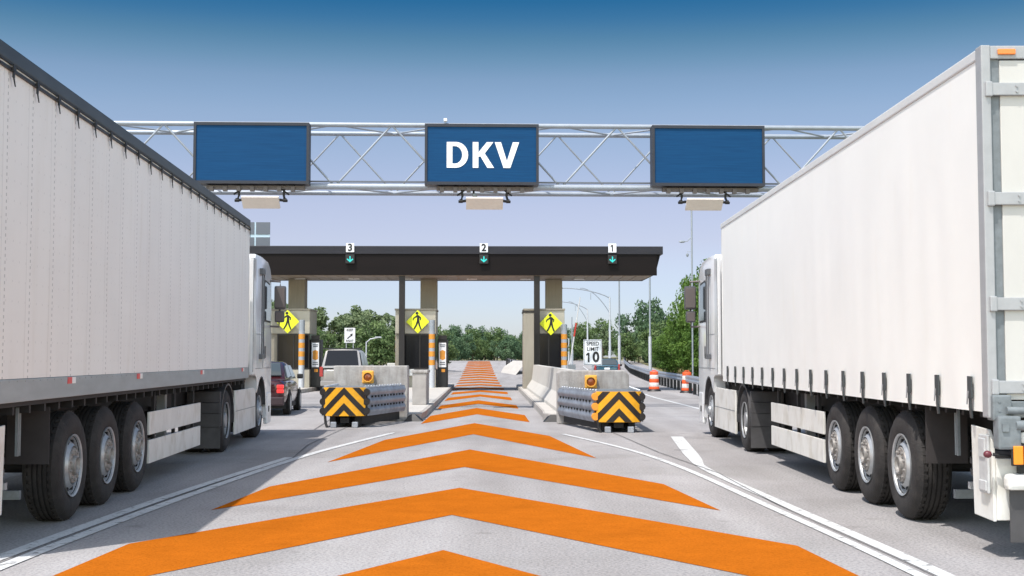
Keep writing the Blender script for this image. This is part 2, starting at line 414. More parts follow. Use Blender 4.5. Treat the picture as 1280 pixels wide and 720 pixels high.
def axis_x(y): return -.36 - .0188*y if y < 60 else -1.488 - .026*(y-60)
def marking(name, m, polys, z=.004):
    b = MB()
    for pl in polys:
        # subdivide long quads so they follow the rise
        b.poly([(x, y, gz(y)+z+(.010 if y > 70 else 0)) for x, y in pl])
    o = b.build(name, m, recalc=False); tag(o, kind='structure')
    for p in o.data.polygons:
        if p.normal.z < 0: p.flip()
    return o
chev = [ # apex top, apex bottom, left corner, left tip, right corner, right tip
 ((-.56,10.28), (-.53,7.75), (-3.40,5.35), (-3.45,3.4), (2.55,5.35), (2.6,3.4)),
 ((-.63,15.16), (-.60,12.56), (-3.23,10.63), (-3.36,7.80), (2.38,10.52), (2.60,7.72)),
 ((-.72,21.45), (-.68,18.02), (-2.95,15.31), (-3.10,12.95), (1.88,15.60), (2.14,12.92)),
 ((-.90,30.05), (-.79,25.68), (-2.43,23.94), (-2.77,18.84), (.75,25.16), (1.32,19.59)),
 ((-1.10,39.08), (-.97,34.69), (-2.20,33.74), (-2.16,29.69), (.35,34.21), (.43,30.42)),
 ((-1.24,46.1), (-1.14,42.45), (-2.33,41.03), (-2.27,37.88), (.15,41.24), (.20,38.48)),
 ((-1.38,53.6), (-1.28,50.4), (-2.50,48.9), (-2.45,45.3), (-.06,49.4), (.0,46.0)),
 ((-1.50,60.3), (-1.43,57.3), (-2.66,56.6), (-2.60,53.0), (-.22,57.2), (-.17,53.6)),
]
y = 67.0
while y < 171:
    SH = min(4.6, 3.1+(y-67)*.03); c = axis_x(y); h = 1.25 + (y-60)*.0013; d = 3.2
    chev.append(((c, y), (c+.05, y-SH), (c-h, y-d), (c-h-.02, y-d-SH+.1), (c+h, y-d), (c+h+.02, y-d-SH+.1)))
    y += 7.2
polys = []
for at, ab, lc, lt, rc, rt in chev:
    polys += [[ab, at, lc, lt], [at, ab, rt, rc]]
marking('chevron_markings', M['orange'], polys)

def strip(pts, wd):
    """a band of width wd(i) along points"""
    out = []
    n = len(pts)
    L = []; Rr = []
    for i, p in enumerate(pts):
        a = Vector(pts[max(i-1, 0)]); c = Vector(pts[min(i+1, n-1)]); d = (c-a).normalized(); nn = Vector((-d.y, d.x))
        ww = wd if isinstance(wd, (int, float)) else wd[i]
        L.append((p[0]+nn.x*ww/2, p[1]+nn.y*ww/2)); Rr.append((p[0]-nn.x*ww/2, p[1]-nn.y*ww/2))
    for i in range(n-1): out.append([L[i], L[i+1], Rr[i+1], Rr[i]])
    return out
def curve(pts, n=6):
    res = []
    for i in range(len(pts)-1):
        p0 = Vector(pts[max(i-1, 0)]); p1 = Vector(pts[i]); p2 = Vector(pts[i+1]); p3 = Vector(pts[min(i+2, len(pts)-1)])
        for k in range(n):
            t = k/n
            q = .5*((2*p1)+(-p0+p2)*t+(2*p0-5*p1+4*p2-p3)*t*t+(-p0+3*p1-3*p2+p3)*t*t*t)
            res.append((q.x, q.y))
    res.append(tuple(pts[-1])); return res
L1 = curve([(1.05, 25.7), (1.96, 21.54), (2.42, 17.89), (2.70, 13.37), (2.93, 9.15), (3.02, 4), (3.05, -5)])
L2 = curve([(3.27, 24.9), (2.86, 19.8), (2.73, 17.6), (2.90, 13.6), (3.115, 9.15), (3.22, 4), (3.25, -5)])
LL1 = curve([(-2.46, 26.22), (-3.02, 22.42), (-3.36, 19.43), (-3.66, 14.71), (-3.80, 11.0), (-3.84, 7), (-3.86, -5)])
LL2 = curve([(-3.50, 19.7), (-3.84, 14.8), (-3.99, 11.0), (-4.03, 7), (-4.05, -5)])
lane = strip(L1, .10) + strip(L2, [.24]*6+[.22, .2, .18, .16]+[.13]*(len(L2)-10)) + strip(LL1, [.05]+[.13]*(len(LL1)-1)) + strip(LL2, .14)
lane += strip([(5.60, 49.2), (5.72, 38.5), (5.86, 27)], .14) + strip([(5.60, 49.2), (5.9, 66), (6.6, 100), (7.4, 130)], .14)
lane += strip([(4.9, 66), (3.2, 100), (1.0, 150)], .12)
lane += strip([(-5.9, 70), (-7.4, 100), (-9.6, 150)], .12)
marking('lane_lines', M['white_paint'], lane, z=.008)
jn = strip([(a[0]*.5+c[0]*.5, a[1]*.5+c[1]*.5) for a, c in zip(L1[18:], L2[12:])], .018) if False else []
jn += strip(curve([(2.80, 17.0), (2.835, 13.4), (3.035, 9.15), (3.135, 4), (3.15, -5)]), .012)
jn += strip(curve([(-3.42, 19.6), (-3.76, 14.8), (-3.90, 11.0), (-3.935, 7), (-3.955, -5)]), .014)
jn += strip([(-3.42, 19.6), (-3.66, 22.5), (-3.72, 28.2)], .018)
jn += strip([(2.80, 17.0), (2.42, 20.8), (2.15, 25.5), (1.9, 29)], .018)
jn += strip([(-9.5, 27.2), (-3.1, 27.2)], .025) + strip([(-9.5, 41), (-5.2, 41)], .03) + strip([(2.9, 33.2), (9.2, 33.2)], .04) + strip([(2.9, 24.9), (9.2, 24.9)], .025)
jn += strip([(-2.9, 60.8), (.4, 60.8)], .05) + strip([(-4.3, 27.3), (-4.55, 31.0), (-5.6, 45)], .02)
jn += strip([(3.35, 24.5), (3.75, 24.4)], .05) + strip([(2.75, 21.3), (2.98, 21.25)], .05)
marking('expansion_joints', M['joint'], jn, z=.012)

# islands with kerbs
def island(name, outline, h, label):
    b = MB(); b.prism(outline, 'z', -.02, h, bev=.02)
    k = b.build(name, M['kerb'])
    # paler top slab sits a few millimetres proud of the kerb top, inset
    cx = sum(p[0] for p in outline)/len(outline); cy = sum(p[1] for p in outline)/len(outline)
    ins = [(cx+(p[0]-cx)*.93, cy+(p[1]-cy)*.992) for p in outline]
    t = MB().prism(ins, 'z', h-.05, h+.006).build('island_top', M['island'], k)
    tag(k, label, 'traffic island', 'raised islands between the lanes'); return k
island('traffic_island', [(-2.62, 31.2), (-2.28, 31.6), (-2.27, 33), (-3.05, 66), (-3.2, 68), (-5.4, 68), (-5.6, 66), (-4.7, 33), (-4.3, 31.4)], .17, 'raised concrete island with pale top under the middle booth, behind the left crash cushion')
island('traffic_island', [(.95, 31.0), (.78, 31.6), (.80, 33), (.22, 64), (.35, 67), (2.5, 67), (2.75, 64), (2.85, 33), (2.6, 31)], .17, 'raised concrete island under the right booth and long pale barrier')
island('traffic_island', [(-9.6, 42.5), (-9.25, 44.5), (-9.35, 50), (-9.15, 66), (-9.3, 68), (-11.6, 68), (-11.7, 50), (-11.4, 43)], .17, 'raised concrete island under the left booth beside the dark red car')

# ------------------------------------------------------------------ toll canopy (turned a touch like the plaza)
PZ = -.0188
cn = thing('toll_canopy', (-1.45, 58, 0), 'long dark flat toll canopy spanning the three lanes on tan columns', 'toll canopy', rz=.019)
XL, XR = -16.0, 8.5
# fascia profile (y,z) : dark lower band leaning, lighter top band
b = MB(); b.prism([(0.0, 5.40), (0.0, 6.38), (.10, 6.38), (.10, 5.40)], 'x', XL, XR-.28)
b.build('fascia_lower', M['canopy'], cn)
b = MB(); b.prism([(-.05, 6.39), (-.05, 6.73), (-.02, 6.76), (5.4, 6.76), (5.4, 6.39)], 'x', XL, XR)
b.build('roof_edge', M['canopy_edge'], cn)
b = MB()
b.prism([(XL, 5.45), (XR-.34, 5.45), (XR-.1, 6.385), (XL, 6.385)], 'y', .11, 5.2)
b.build('roof_body', M['canopy'], cn)
b = MB(); b.prism([(XL, 5.385), (XR-.65, 5.385), (XR-.42, 5.445), (XL, 5.445)], 'y', .12, 3.6)
for k in range(42): b.box(XL+.3+k*.56, XL+.36+k*.56, .3, 3.4, 5.365, 5.3845)
b.build('soffit', M['soffit'], cn)
for cx in (-8.95, -2.55, 3.55):   # tan rear columns above the booths
    MB().box(cx-.40, cx+.40, 2.6, 3.5, 3.2, 5.38, .02).build('column', M['tan'], cn)
for cx in (-9.95, -3.68, 2.62):   # slim dark front posts
    MB().box(cx-.135, cx+.135, .15, .45, .15, 5.60, .015).build('post', M['dark'], cn)
for i in range(6):
    MB().box(-9+i*2.6+(i > 2)*.5, -8.5+i*2.6+(i > 2)*.5, 2.2, 2.5, 5.35, 5.382).build('canopy_light', M['reflect_white'], cn)
hp = thing('rooftop_screen', (-12.25, 59.2, 6.77), 'grey panelled screen with pale blue bars standing on the canopy roof by the left truck', 'rooftop screen', rz=.019)
MB().box(-.62, -.02, -.03, .05, 0, .52).box(.06, .72, -.03, .05, 0, .52).box(-.62, -.02, -.03, .05, .66, 1.24).box(.06, .72, -.03, .05, .66, 1.24).build('panel', M['dkgrey'], hp)
MB().box(-.62, .72, -.01, .03, .521, .659).build('crossbar', M['skylight_blue'], hp)
MB().box(-.019, .059, -.012, .032, .0, .52).box(-.019, .059, -.012, .032, .66, 1.24).build('upright', M['skylight_blue'], hp)
for bx_ in (-.4, .5): MB().tube([(bx_, .06, 0), (bx_, .9, 0), (bx_, .06, 1.0)], .03).build('brace', M['dkgrey'], hp)

def one_glyph(parent, name, x, y, z0, h):
    wd = h*.17
    return MB().prism([(x-wd/2, z0), (x+wd/2, z0), (x+wd/2, z0+h), (x-wd/2, z0+h), (x-wd*1.7, z0+h*.80), (x-wd*1.4, z0+h*.68), (x-wd/2, z0+h*.77)], 'y', y, y-.005).build(name, M['black_glyph'], parent)
names = {-7.62+.05: '3', -1.40: '2', 4.72: '1'}
for X, s in ((-7.52, '3'), (-1.31, '2'), (4.68, '1')):
    yy = 58 + (X+1.45)*.019
    t = thing('lane_number_plate', (X, yy-.09, 6.46), 'white plate with black numeral %s on top edge of the canopy' % {'3': 'three, at left', '2': 'two, in the middle', '1': 'one, at right'}[s], 'lane number sign', rz=.019, group='lane number plates')
    MB().box(-.19, .19, -.03, 0, -.0, .42, .01).build('plate', M['sign_white'], t)
    if s != '1': text_mesh('digit', s, .46, M['black_glyph'], t, (0, -.036, .205), bold=.014)
    else: one_glyph(t, 'digit', 0, -.031, .05, .31)
    t = thing('lane_signal', (X, yy-.06, 5.93), 'green down arrow lamp under the plate with numeral %s' % {'3': 'three, at left', '2': 'two, in the middle', '1': 'one, at right'}[s], 'lane signal', rz=.019, group='green arrow lane signals')
    MB().box(-.21, .21, -.07, .04, 0, .42, .02).build('housing', M['black'], t)
    b = MB().prism([(-.028, .34), (.028, .34), (.028, .16), (.12, .235), (.15, .19), (0, .06), (-.15, .19), (-.12, .235), (-.028, .16)], 'y', -.08, -.071)
    b.build('arrow', M['teal'], t)

# ------------------------------------------------------------------ signs: walking figure diamond
def pedestrian(parent, y, sc=1.0, oz=0.0):
    b = MB()
    def pr(pts): b.prism([(p[0]*sc, p[1]*sc+oz) for p in pts], 'y', y, y-.006)
    b.lathe([(0, .062*sc), (.006, .062*sc)], (.0-.03*sc, y-.006, oz+.355*sc), 'y', 14)
    pr([(-.07, .26), (.0, .29), (.075, .25), (.07, .02), (-.04, .02), (-.03, .17)])      # torso
    pr([(-.05, .27), (-.19, .16), (-.21, .07), (-.17, .06), (-.15, .13), (-.03, .20)])    # rear arm
    pr([(.05, .26), (.15, .17), (.13, .06), (.09, .07), (.10, .15), (.04, .18)])          # fore arm
    pr([(-.04, .03), (.04, .03), (-.02, -.14), (-.13, -.33), (-.19, -.31), (-.09, -.13)]) # leg
    pr([(.0, .03), (.072, .03), (.10, -.14), (.17, -.32), (.11, -.34), (.03, -.13)])      # leg
    return b.build('walking_figure', M['black_glyph'], parent)
def ped_sign(X, Y, Z, label, rz=.019):
    t = thing('pedestrian_sign', (X, Y, Z), label, 'warning sign', rz=rz, group='yellow diamond pedestrian signs')
    s = .55
    MB().prism([(0, -s), (s, 0), (0, s), (-s, 0)], 'y', -.02, 0, bev=.008).build('sign_face', M['sign_yellow'], t)
    pedestrian(t, -.021, 1.12, .0)
    return t

# ------------------------------------------------------------------ booths
def booth(X, label, right=False):
    t = thing('toll_booth', (X, 58.62, .17), label, 'toll booth', rz=.019, group='toll booths under the canopy')
    z0 = 0
    MB().box(-.95, .95, 0, 2.4, 2.52, 3.62, .03).build('upper_wall', M['cream'], t)
    MB().box(-.98, .98, -.04, 2.44, 3.62, 3.70).build('roof', M['tan'], t)
    b = MB().box(-.52, .93, .03, 2.37, .85, 2.515); b.build('window', M['darkglass'], t)
    fr = MB()
    for zz in (.85, 2.45): fr.box(-.56, .95, -.01, .06, zz, zz+.07)
    for xx in (-.56, .18, .89): fr.box(xx, xx+.05, -.008, .05, .92, 2.45)
    fr.build('window_frame', M['dark'], t)
    # attendant's desk and equipment glimpsed behind the pane are dark: keep a counter outside the window
    MB().box(-.55, .95, 0, 2.4, .0, .845, .02).build('lower_wall', M['cream'], t)
    MB().box(-.95, -.57, .1, 2.3, 0, 2.515, .02).build('side_wall', M['tan'], t)
    MB().box(-.52, -.05, -.22, -.02, .55, .86, .02).build('counter', M['grille_grey'], t)
    return t
booth(-4.53, 'cream toll booth under the canopy at middle, with dark window and yellow sign above')
booth(-10.45, 'cream toll booth at left beside the truck mirrors, dark window below yellow sign')
booth(1.52, 'cream toll booth at right with tan pylon in front, behind the long pale barrier')
ped_sign(-4.42, 58.52, 3.25, 'yellow diamond walking person sign on the middle toll booth')
ped_sign(-10.50, 58.40, 3.25, 'yellow diamond walking person sign on the left toll booth, next to truck mirrors')
ped_sign(1.82, 58.50, 3.16, 'yellow diamond walking person sign on the right toll booth, right of dark post')
pl = thing('pylon', (.75, 56.2, .17), 'tall tan box pylon at left edge of the right toll booth', 'pylon', rz=.019)
MB().box(-.24, .24, 0, 1.6, 0, 3.42, .02).build('shaft', M['tan'], pl)
MB().box(-.27, .27, -.02, 1.62, 3.42, 3.50).build('cap', M['dark'], pl)

def bollard(X, Y, top, label, zb=.17, grp='tall striped protection posts', lit=True):
    t = thing('striped_post', (X, Y, zb), label, 'bollard post', group=grp)
    r = .14
    zs = [(0, 1.05, 'pole_white')]
    z = 1.05
    for k in range(4):
        zs.append((z, z+.24, 'band_orange')); zs.append((z+.24, z+.40, 'band_grey')); z += .40
    zs.append((z, top, 'pole_grey'))
    body = MB().lathe([(0, r), (1.05, r)], (0, 0, 0), 'z', 20).build('lower_tube', M['pole_white'], t, smooth=True)
    MB().lathe([(z, r), (top-.02, r), (top, r*.8)], (0, 0, 0), 'z', 20).build('upper_tube', M['pole_grey'], t, smooth=True)
    for a, bb, m in zs[1:-1]:
        MB().lathe([(a, r+(.004 if m == 'band_orange' else 0)), (bb, r+(.004 if m == 'band_orange' else 0))], (0, 0, 0), 'z', 20).build('orange_band' if m == 'band_orange' else 'grey_band', M[m], t, smooth=True)
bollard(-3.72, 58.0, 3.15, 'orange banded steel post at right corner of the middle toll booth')
bollard(-5.64, 61.8, 3.1, 'orange banded post peeking from left edge of the middle toll booth')
bollard(-9.75, 57.9, 3.15, 'orange banded steel post at right corner of the left toll booth')
bollard(2.42, 58.0, 2.95, 'orange banded steel post at right corner of the right toll booth')

def flower_sign(X, Y, zb, label):
    """dark ticket cabinet with a white notice that has an orange diamond"""
    t = thing('ticket_cabinet', (X, Y, zb), label, 'ticket cabinet', rz=.019, group='dark ticket cabinets beside the booths')
    MB().box(-.24, .24, 0, .9, 0, 2.25, .03).build('cabinet', M['black'], t)
    MB().box(-.20, .20, -.05, -.005, 2.25, 2.45).build('top_bracket', M['dark'], t)
    n = MB().box(-.17, .17, -.03, -.003, .95, 2.1).build('notice', M['sign_white'], t)
    MB().prism([(0, 1.28), (.13, 1.34), (.12, 1.52), (.13, 1.70), (0, 1.76), (-.13, 1.70), (-.12, 1.52), (-.13, 1.34)], 'y', -.036, -.031).build('emblem', M['band_orange'], n)
    b = MB()
    for k, (zz, ww) in enumerate(((1.98, .26), (1.90, .22), (1.15, .24), (1.06, .26))): b.box(-ww/2, ww/2, -.036, -.031, zz, zz+.045)
    b.build('printed_bar', M['dkgrey'], n)
    MB().box(-.05, .12, -.02, -.003, .72, .86).build('handle_plate', M['band_orange'], t)
flower_sign(-3.28, 59.0, .17, 'black ticket cabinet with white notice beside the middle booth')
flower_sign(-9.28, 59.0, .17, 'black ticket cabinet with white notice beside the left booth')

# ------------------------------------------------------------------ concrete blocks and crash cushions
def jersey(name, outline_pts, label, Z0=.17):
    """outline_pts: list of (x,y) centre line; profile swept"""
    prof = [(-.42, 0), (-.42, .10), (-.20, .42), (-.12, 1.08), (.12, 1.08), (.20, .42), (.42, .10), (.42, 0)]
    b = MB(); rings = []
    for i, (x, y) in enumerate(outline_pts):
        a = Vector(outline_pts[max(i-1, 0)]); c = Vector(outline_pts[min(i+1, len(outline_pts)-1)]); d = (c-a).normalized(); n = Vector((d.y, -d.x))
        rings.append([(x+n.x*u, y+n.y*u, Z0+gz(y)+z) for u, z in prof])
    b.loft(rings)
    o = b.build(name, M['barrier'], smooth=False); tag(o, label, 'concrete barrier'); return o
jersey('concrete_barrier', [(1.58, 31.3), (1.45, 38), (1.22, 48), (1.08, 55.8)], 'long pale sloped concrete barrier on the right island, running back to the booth')

bl = thing('concrete_block', (-3.52, 31.0, 0), 'square weathered concrete block wall behind the left crash cushion', 'concrete block', rz=.02)
MB().prism([(-.90, 0), (.93, 0), (.93, 1.0), (.93, 1.37), (-.90, 1.37)], 'y', 0, .62, bev=.025).build('block_body', M['block'], bl)
bl2 = thing('concrete_block', (1.93, 29.6, 0), 'rounded top weathered concrete block wall behind the right crash cushion', 'concrete block', rz=-.01)
MB().prism([(-.86, 0), (.84, 0), (.84, 1.16), (.74, 1.27), (-.76, 1.27), (-.86, 1.22)], 'y', 0, .75, bev=.03).build('block_body', M['block'], bl2)
MB().box(-.1, .1, .1, .6, 1.26, 1.27).build('lifting_plate', M['galv'], bl2)

def beacon(X, Y, Z, label):
    t = thing('warning_beacon', (X, Y, Z), label, 'warning beacon', group='amber warning beacons')
    MB().box(-.145, .145, -.08, 0, 0, .32, .035).build('housing', M['beacon'], t)
    MB().lathe([(-.075, .125), (-.12, .125), (-.12, .105), (-.082, .10)], (0, 0, .16), 'y', 28).build('visor', M['beacon'], t, smooth=True)
    MB().lathe([(-.079, .102), (-.095, .085), (-.108, .04), (-.11, .01)], (0, 0, .16), 'y', 28).build('lens', M['beacon_lens'], t, smooth=True)
    MB().box(-.10, .16, -.02, .0, -.08, 0).build('mount', M['galv'], t)
beacon(-3.56, 30.97, .93, 'amber warning lamp on front of the left concrete block')
beacon(1.86, 29.57, .84, 'amber warning lamp on front of the right concrete block')

def cushion(X, Y, side, zt, label, rail_len, back_w0, back_w1, hazard_orange_side):
    """front panel faces the camera; body widens back to the block. side = which flank shows."""
    t = thing('crash_cushion', (X, Y, 0), label, 'crash cushion', group='crash cushions in front of the concrete blocks')
    fw = .47
    # striped nose wrap: curved face
    nose = MB()
    segs = 12; rings = []
    zb = zt-.64
    def face_pt(u, z):   # u -1..1 around the gently curved nose
        x = u*fw; y = .10*abs(u)**3
        return (x, y, z)
    cols = [[face_pt(-1+2*i/segs, z) for z in (zb, zt)] for i in range(segs+1)]
    for i in range(segs):
        nose.poly([cols[i][0], cols[i+1][0], cols[i+1][1], cols[i][1]])
    back = [[(p[0], p[1]+.03, p[2]) for p in c] for c in cols]
    for i in range(segs): nose.poly([back[i][1], back[i+1][1], back[i+1][0], back[i][0]])
    for zi in (0, 1):
        for i in range(segs): nose.poly([cols[i][zi], cols[i+1][zi], back[i+1][zi], back[i][zi]])
    for i in (0, segs): nose.poly([cols[i][0], cols[i][1], back[i][1], back[i][0]])
    np_ = nose.build('nose_panel', M['hazard_yellow'], t, smooth=True)
    # black chevrons clipped to the panel, 4 mm proud
    H = zt-zb
    def clip(poly, f):      # Sutherland-Hodgman against f(p)>=0
        outp = []
        for i in range(len(poly)):
            a, c = poly[i], poly[(i+1) % len(poly)]; fa, fc = f(a), f(c)
            if fa >= 0: outp.append(a)
            if fa*fc < 0:
                k = fa/(fa-fc); outp.append((a[0]+(c[0]-a[0])*k, a[1]+(c[1]-a[1])*k))
        return outp
    st = MB()
    th = .165; per = .35
    for sgn in (-1, 1):
        for i in range(-2, 6):
            z1 = zb + .13 + i*per   # bottom of black band at the centre
            # band: z between z1-|x|*1.05 and z1+th-|x|*1.05
            for q in range(6):
                xa, xb = fw*q/6, fw*(q+1)/6
                pg = [(xa, z1-xa*1.05), (xb, z1-xb*1.05), (xb, z1+th-xb*1.05), (xa, z1+th-xa*1.05)]
                pg = clip(pg, lambda p: p[1]-zb-.004); pg = clip(pg, lambda p: zt-.004-p[1]) if pg else pg
                if len(pg) >= 3:
                    st.poly([(sgn*p[0], .10*(abs(p[0])/fw)**3-.004, p[1]) for p in pg])
    st.build('chevron_stripes', M['hazard_black'], np_, recalc=False)
    # scalloped rail ends each side of the nose
    for sgn in (-1, 1):
        sc = MB()
        for k in range(3):
            zc = zb+.11+k*.21
            sc.lathe([(0, .075), (.05, .085), (.16, .085)], (sgn*(fw+.015), .08, zc), 'y', 14)
        sc.build('rail_end', M['hazard_orange'] if sgn == hazard_orange_side else M['hazard_black'], t, smooth=True)
    # flank rails (three-ridge beam) with slots and bolts, both sides
    for sgn, bw in ((-1, back_w0), (1, back_w1)):
        rail = MB()
        n = 30
        prof = []
        for i in range(n+1):
            z = zb+.0+(H)*i/n; d = .036*(.5-.5*math.cos(2*math.pi*3*i/n))
            prof.append((d, z))
        secs = 4
        for s_ in range(secs):        # telescoping panels, each overlapping the next a little
            v0, v1 = s_/secs, (s_+1)/secs
            ys0, ys1 = .16+rail_len*v0, .16+rail_len*v1+.03
            x0 = sgn*(fw+(bw-fw)*v0+.012*(secs-s_)); x1 = sgn*(fw+(bw-fw)*v1+.012*(secs-s_))
            o1 = [(x0+sgn*d, ys0, z) for d, z in prof]; o2 = [(x1+sgn*d, ys1, z) for d, z in prof]
            i1 = [(p[0]-sgn*.012, p[1], p[2]) for p in o1][::-1]; i2 = [(p[0]-sgn*.012, p[1], p[2]) for p in o2][::-1]
            rail.loft([o1+i1, o2+i2])
        rl = rail.build('side_rail', M['cushion_steel'], t, smooth=True)
        slots = MB()
        for k in range(11):
            v = .08+.085*k
            xx = sgn*(fw+(bw-fw)*v+.014*(secs-int(v*secs)))
            for zz in (zb+H/3, zb+2*H/3):
                yy = .16+rail_len*v
                slots.box(xx-sgn*.004, xx+sgn*.03, yy, yy+.10, zz-.02, zz+.02)
        slots.build('slot', M['hole'], rl)
    # top: row of bolts and diaphragms
    MB().box(-fw+.04, fw-.04, .10, .40, zt-.07, zt-.03).build('nose_plate', M['pole_grey'], t)
    for k in range(5):
        tp = MB()
        v = .1+.2*k; a0 = fw+(back_w0-fw)*v; a1 = fw+(back_w1-fw)*v
        tp.box(-a0+.03, a1-.03, .16+rail_len*v, .24+rail_len*v, zb+.02, zt-.02)
        tp.build('diaphragm', M['pole_grey'], t)
    for sgn, bw in ((-1, back_w0), (1, back_w1)):
        for k in range(14):
            v = .02+.07*k; xx = sgn*(fw+(bw-fw)*v-.02)
            bt = MB().lathe([(0, .028), (.03, .028), (.045, .015)], (xx, .16+rail_len*v, zt-.005), 'z', 8)
            if k % 2 == 0: bt.box(xx-.05, xx+.05, .13+rail_len*v, .19+rail_len*v, zt-.012, zt+.012)
            bt.build('top_bolt', M['galv'], t)
    # rigid frame beneath, legs with skids
    fr = MB()
    for k in range(5):
        v = .03+.22*k; a0 = min(.42, fw)
        fr.box(-.34, -.22, .12+rail_len*v, .22+rail_len*v, .02, zb+.06)
        fr.box(.22, .34, .12+rail_len*v, .22+rail_len*v, .02, zb+.06)
    fr.box(-.10, .10, .12, .2+rail_len, .10, .22)
    fr.box(-.40, .40, .25, .2+rail_len, zb-.02, zb+.015)
    for sgn, bw in ((-1, back_w0), (1, back_w1)):
        fr.prism([(sgn*.36, .3), (sgn*(bw-.1), rail_len+.1), (sgn*(bw-.14), rail_len+.1), (sgn*.32, .3)], 'z', .06, zb+.0)
    fr.build('support_frame', M['chassis'], t)
    for xx in (-.30, .18):
        MB().box(xx, xx+.13, -.02, .10, 0, .13, .02).build('foot', M['galv'], t)
    MB().tube([(-.44, .1, zb+.02), (-.42, .08, .1), (-.38, .05, .0)], .03).build('strut', M['chassis'], t)
    return t
cushion(-3.77, 28.1, 1, .90, 'crash cushion with striped nose left of the chevron lane, its lamp block behind it', 2.65, .52, 1.10, 0)
cushion(2.24, 26.2, -1, .86, 'crash cushion with orange edged striped nose right of the chevron lane', 3.2, 1.12, .55, -1)

# service kiosk base: brownish concrete plinth on the left island
pn = thing('concrete_plinth', (-2.95, 37, .17), 'small brown concrete plinth behind the left concrete block', 'plinth')
MB().box(-.0, .42, 0, 1.2, 0, .95, .03).build('plinth_body', M['kerb'], pn)
MB().box(-.03, .45, -.03, 1.23, .95, 1.03, .01).build('plinth_cap', M['block'], pn)
# black rubber nose cones where the kerbs start
for (x, y, lb) in ((-2.45, 31.0, 'black rubber kerb end at foot of the left concrete block'), (1.0, 30.7, 'black rubber kerb end at foot of the right concrete block')):
    o = MB().loft([[(x-.22, y-.15, .0), (x+.24, y-.15, 0), (x+.26, y+.15, .0), (x-.24, y+.15, 0)], [(x-.12, y-.06, .10), (x+.12, y-.06, .10), (x+.14, y+.1, .12), (x-.14, y+.1, .12)], [(x-.05, y, .17), (x+.05, y, .17), (x+.06, y+.06, .17), (x-.05, y+.06, .17)]]).build('kerb_end', M['black'])
    tag(o, lb, 'kerb end', 'black kerb ends')

# ------------------------------------------------------------------ barrels
def barrel(X, Y, label):
    t = thing('traffic_barrel', (X, Y, 0), label, 'traffic barrel', group='orange and white traffic barrels')
    H = .96
    zs = [(0, .05, 'barrel_o', .27, .27), (.05, .10, 'barrel_o', .255, .25)]
    z = .10
    for i, m in enumerate(('barrel_o', 'barrel_w', 'barrel_o', 'barrel_w', 'barrel_o')):
        r0 = .25-.012*i; r1 = r0-.009
        hh = (.12, .185, .175, .185, .16)[i]
        MB().lathe([(z, r0-.006), (z+.012, r0), (z+hh-.012, r1), (z+hh, r1-.006)], (0, 0, 0), 'z', 24).build('orange_band' if m == 'barrel_o' else 'white_band', M[m], t, smooth=True)
        z += hh
    MB().lathe([(0, .33), (.05, .31), (.10, .26)], (0, 0, 0), 'z', 24).build('rubber_base', M['black'], t, smooth=True)
    b = MB().tube([(-.10, 0, z-.01), (-.09, 0, z+.05), (.09, 0, z+.05), (.10, 0, z-.01)], .018, 8)
    b.build('handle', M['barrel_o'], t)
barrel(6.63, 58.4, 'orange and white barrel, the one farther from the right truck')
barrel(7.80, 55.8, 'orange and white barrel right beside the right truck cab')

# ------------------------------------------------------------------ guardrails
def guardrail(pts, label, z_top=.80, base=True, name='guardrail', sp=1.9):
    t = thing(name, (pts[0][0], pts[0][1], gz(pts[0][1])), label, 'guardrail')
    o0 = Vector((pts[0][0], pts[0][1], gz(pts[0][1])))
    prof = []
    for i in range(9):
        z = .0+.31*i/8; prof.append((.04*math.sin(math.pi*2*i/8)**2, z))
    def P3(p, u, z): return p
    rings = []
    n = len(pts)
    for i, (x, y) in enumerate(pts):
        a = Vector(pts[max(i-1, 0)]); c = Vector(pts[min(i+1, n-1)]); d = (c-a).normalized(); nn = Vector((-d.y, d.x))
        zz = gz(y)+z_top-.31
        o = [(x+nn.x*(u+.03), y+nn.y*(u+.03), zz+z) for u, z in prof]
        inn = [(x+nn.x*(u+.015), y+nn.y*(u+.015), zz+z) for u, z in prof][::-1]
        rings.append([tuple(Vector(p)-o0) for p in o+inn])
    MB().loft(rings).build('rail', M['galv'], t, smooth=True)
    # posts
    L = 0; nxt = 0
    for i in range(n-1):
        a = Vector(pts[i]); c = Vector(pts[i+1]); d = (c-a).length
        while nxt <= L+d:
            q = a+(c-a)*((nxt-L)/d); nrm = Vector((-(c-a).normalized().y, (c-a).normalized().x))
            zz = gz(q.y)
            MB().box(-.06, .06, -.09, .09, -.05, z_top-.02).build('post', M['chassis'], t, loc=(q.x-nrm.x*.10-o0.x, q.y-nrm.y*.10-o0.y, zz-o0.z))
            nxt += sp
        L += d
guardrail([(7.25, 36), (7.35, 46), (7.95, 60), (8.7, 80), (9.8, 104), (11.3, 126), (13.5, 150)], 'long steel guardrail along the right roadside behind the barrels')
guardrail([(-.45, 125), (-.1, 119), (.75, 113), (2.6, 104), (4.2, 98)], 'short steel guardrail beyond the pylon, on the right of the chevron lane', z_top=.95, sp=2.4)
jb = MB().loft([[(-.95, 108, gz(108)), (.3, 100, gz(100)), (.32, 100.5, gz(100)), (-.8, 109, gz(109))][:4],
                [(-.72, 110.5, gz(110)+.45), (.8, 103, gz(103)+.55), (.82, 103.4, gz(103)+.55), (-.60, 111, gz(110)+.45)],
                [(.1, 112.2, gz(112)+.95), (2.2, 108, gz(108)+.95), (2.3, 108.3, gz(108)+.95), (.2, 112.8, gz(112)+.95)]]).build('concrete_ramp_wall', M['island'])
tag(jb, 'pale sloping concrete wall end beyond the booth, below the short guardrail', 'concrete barrier')

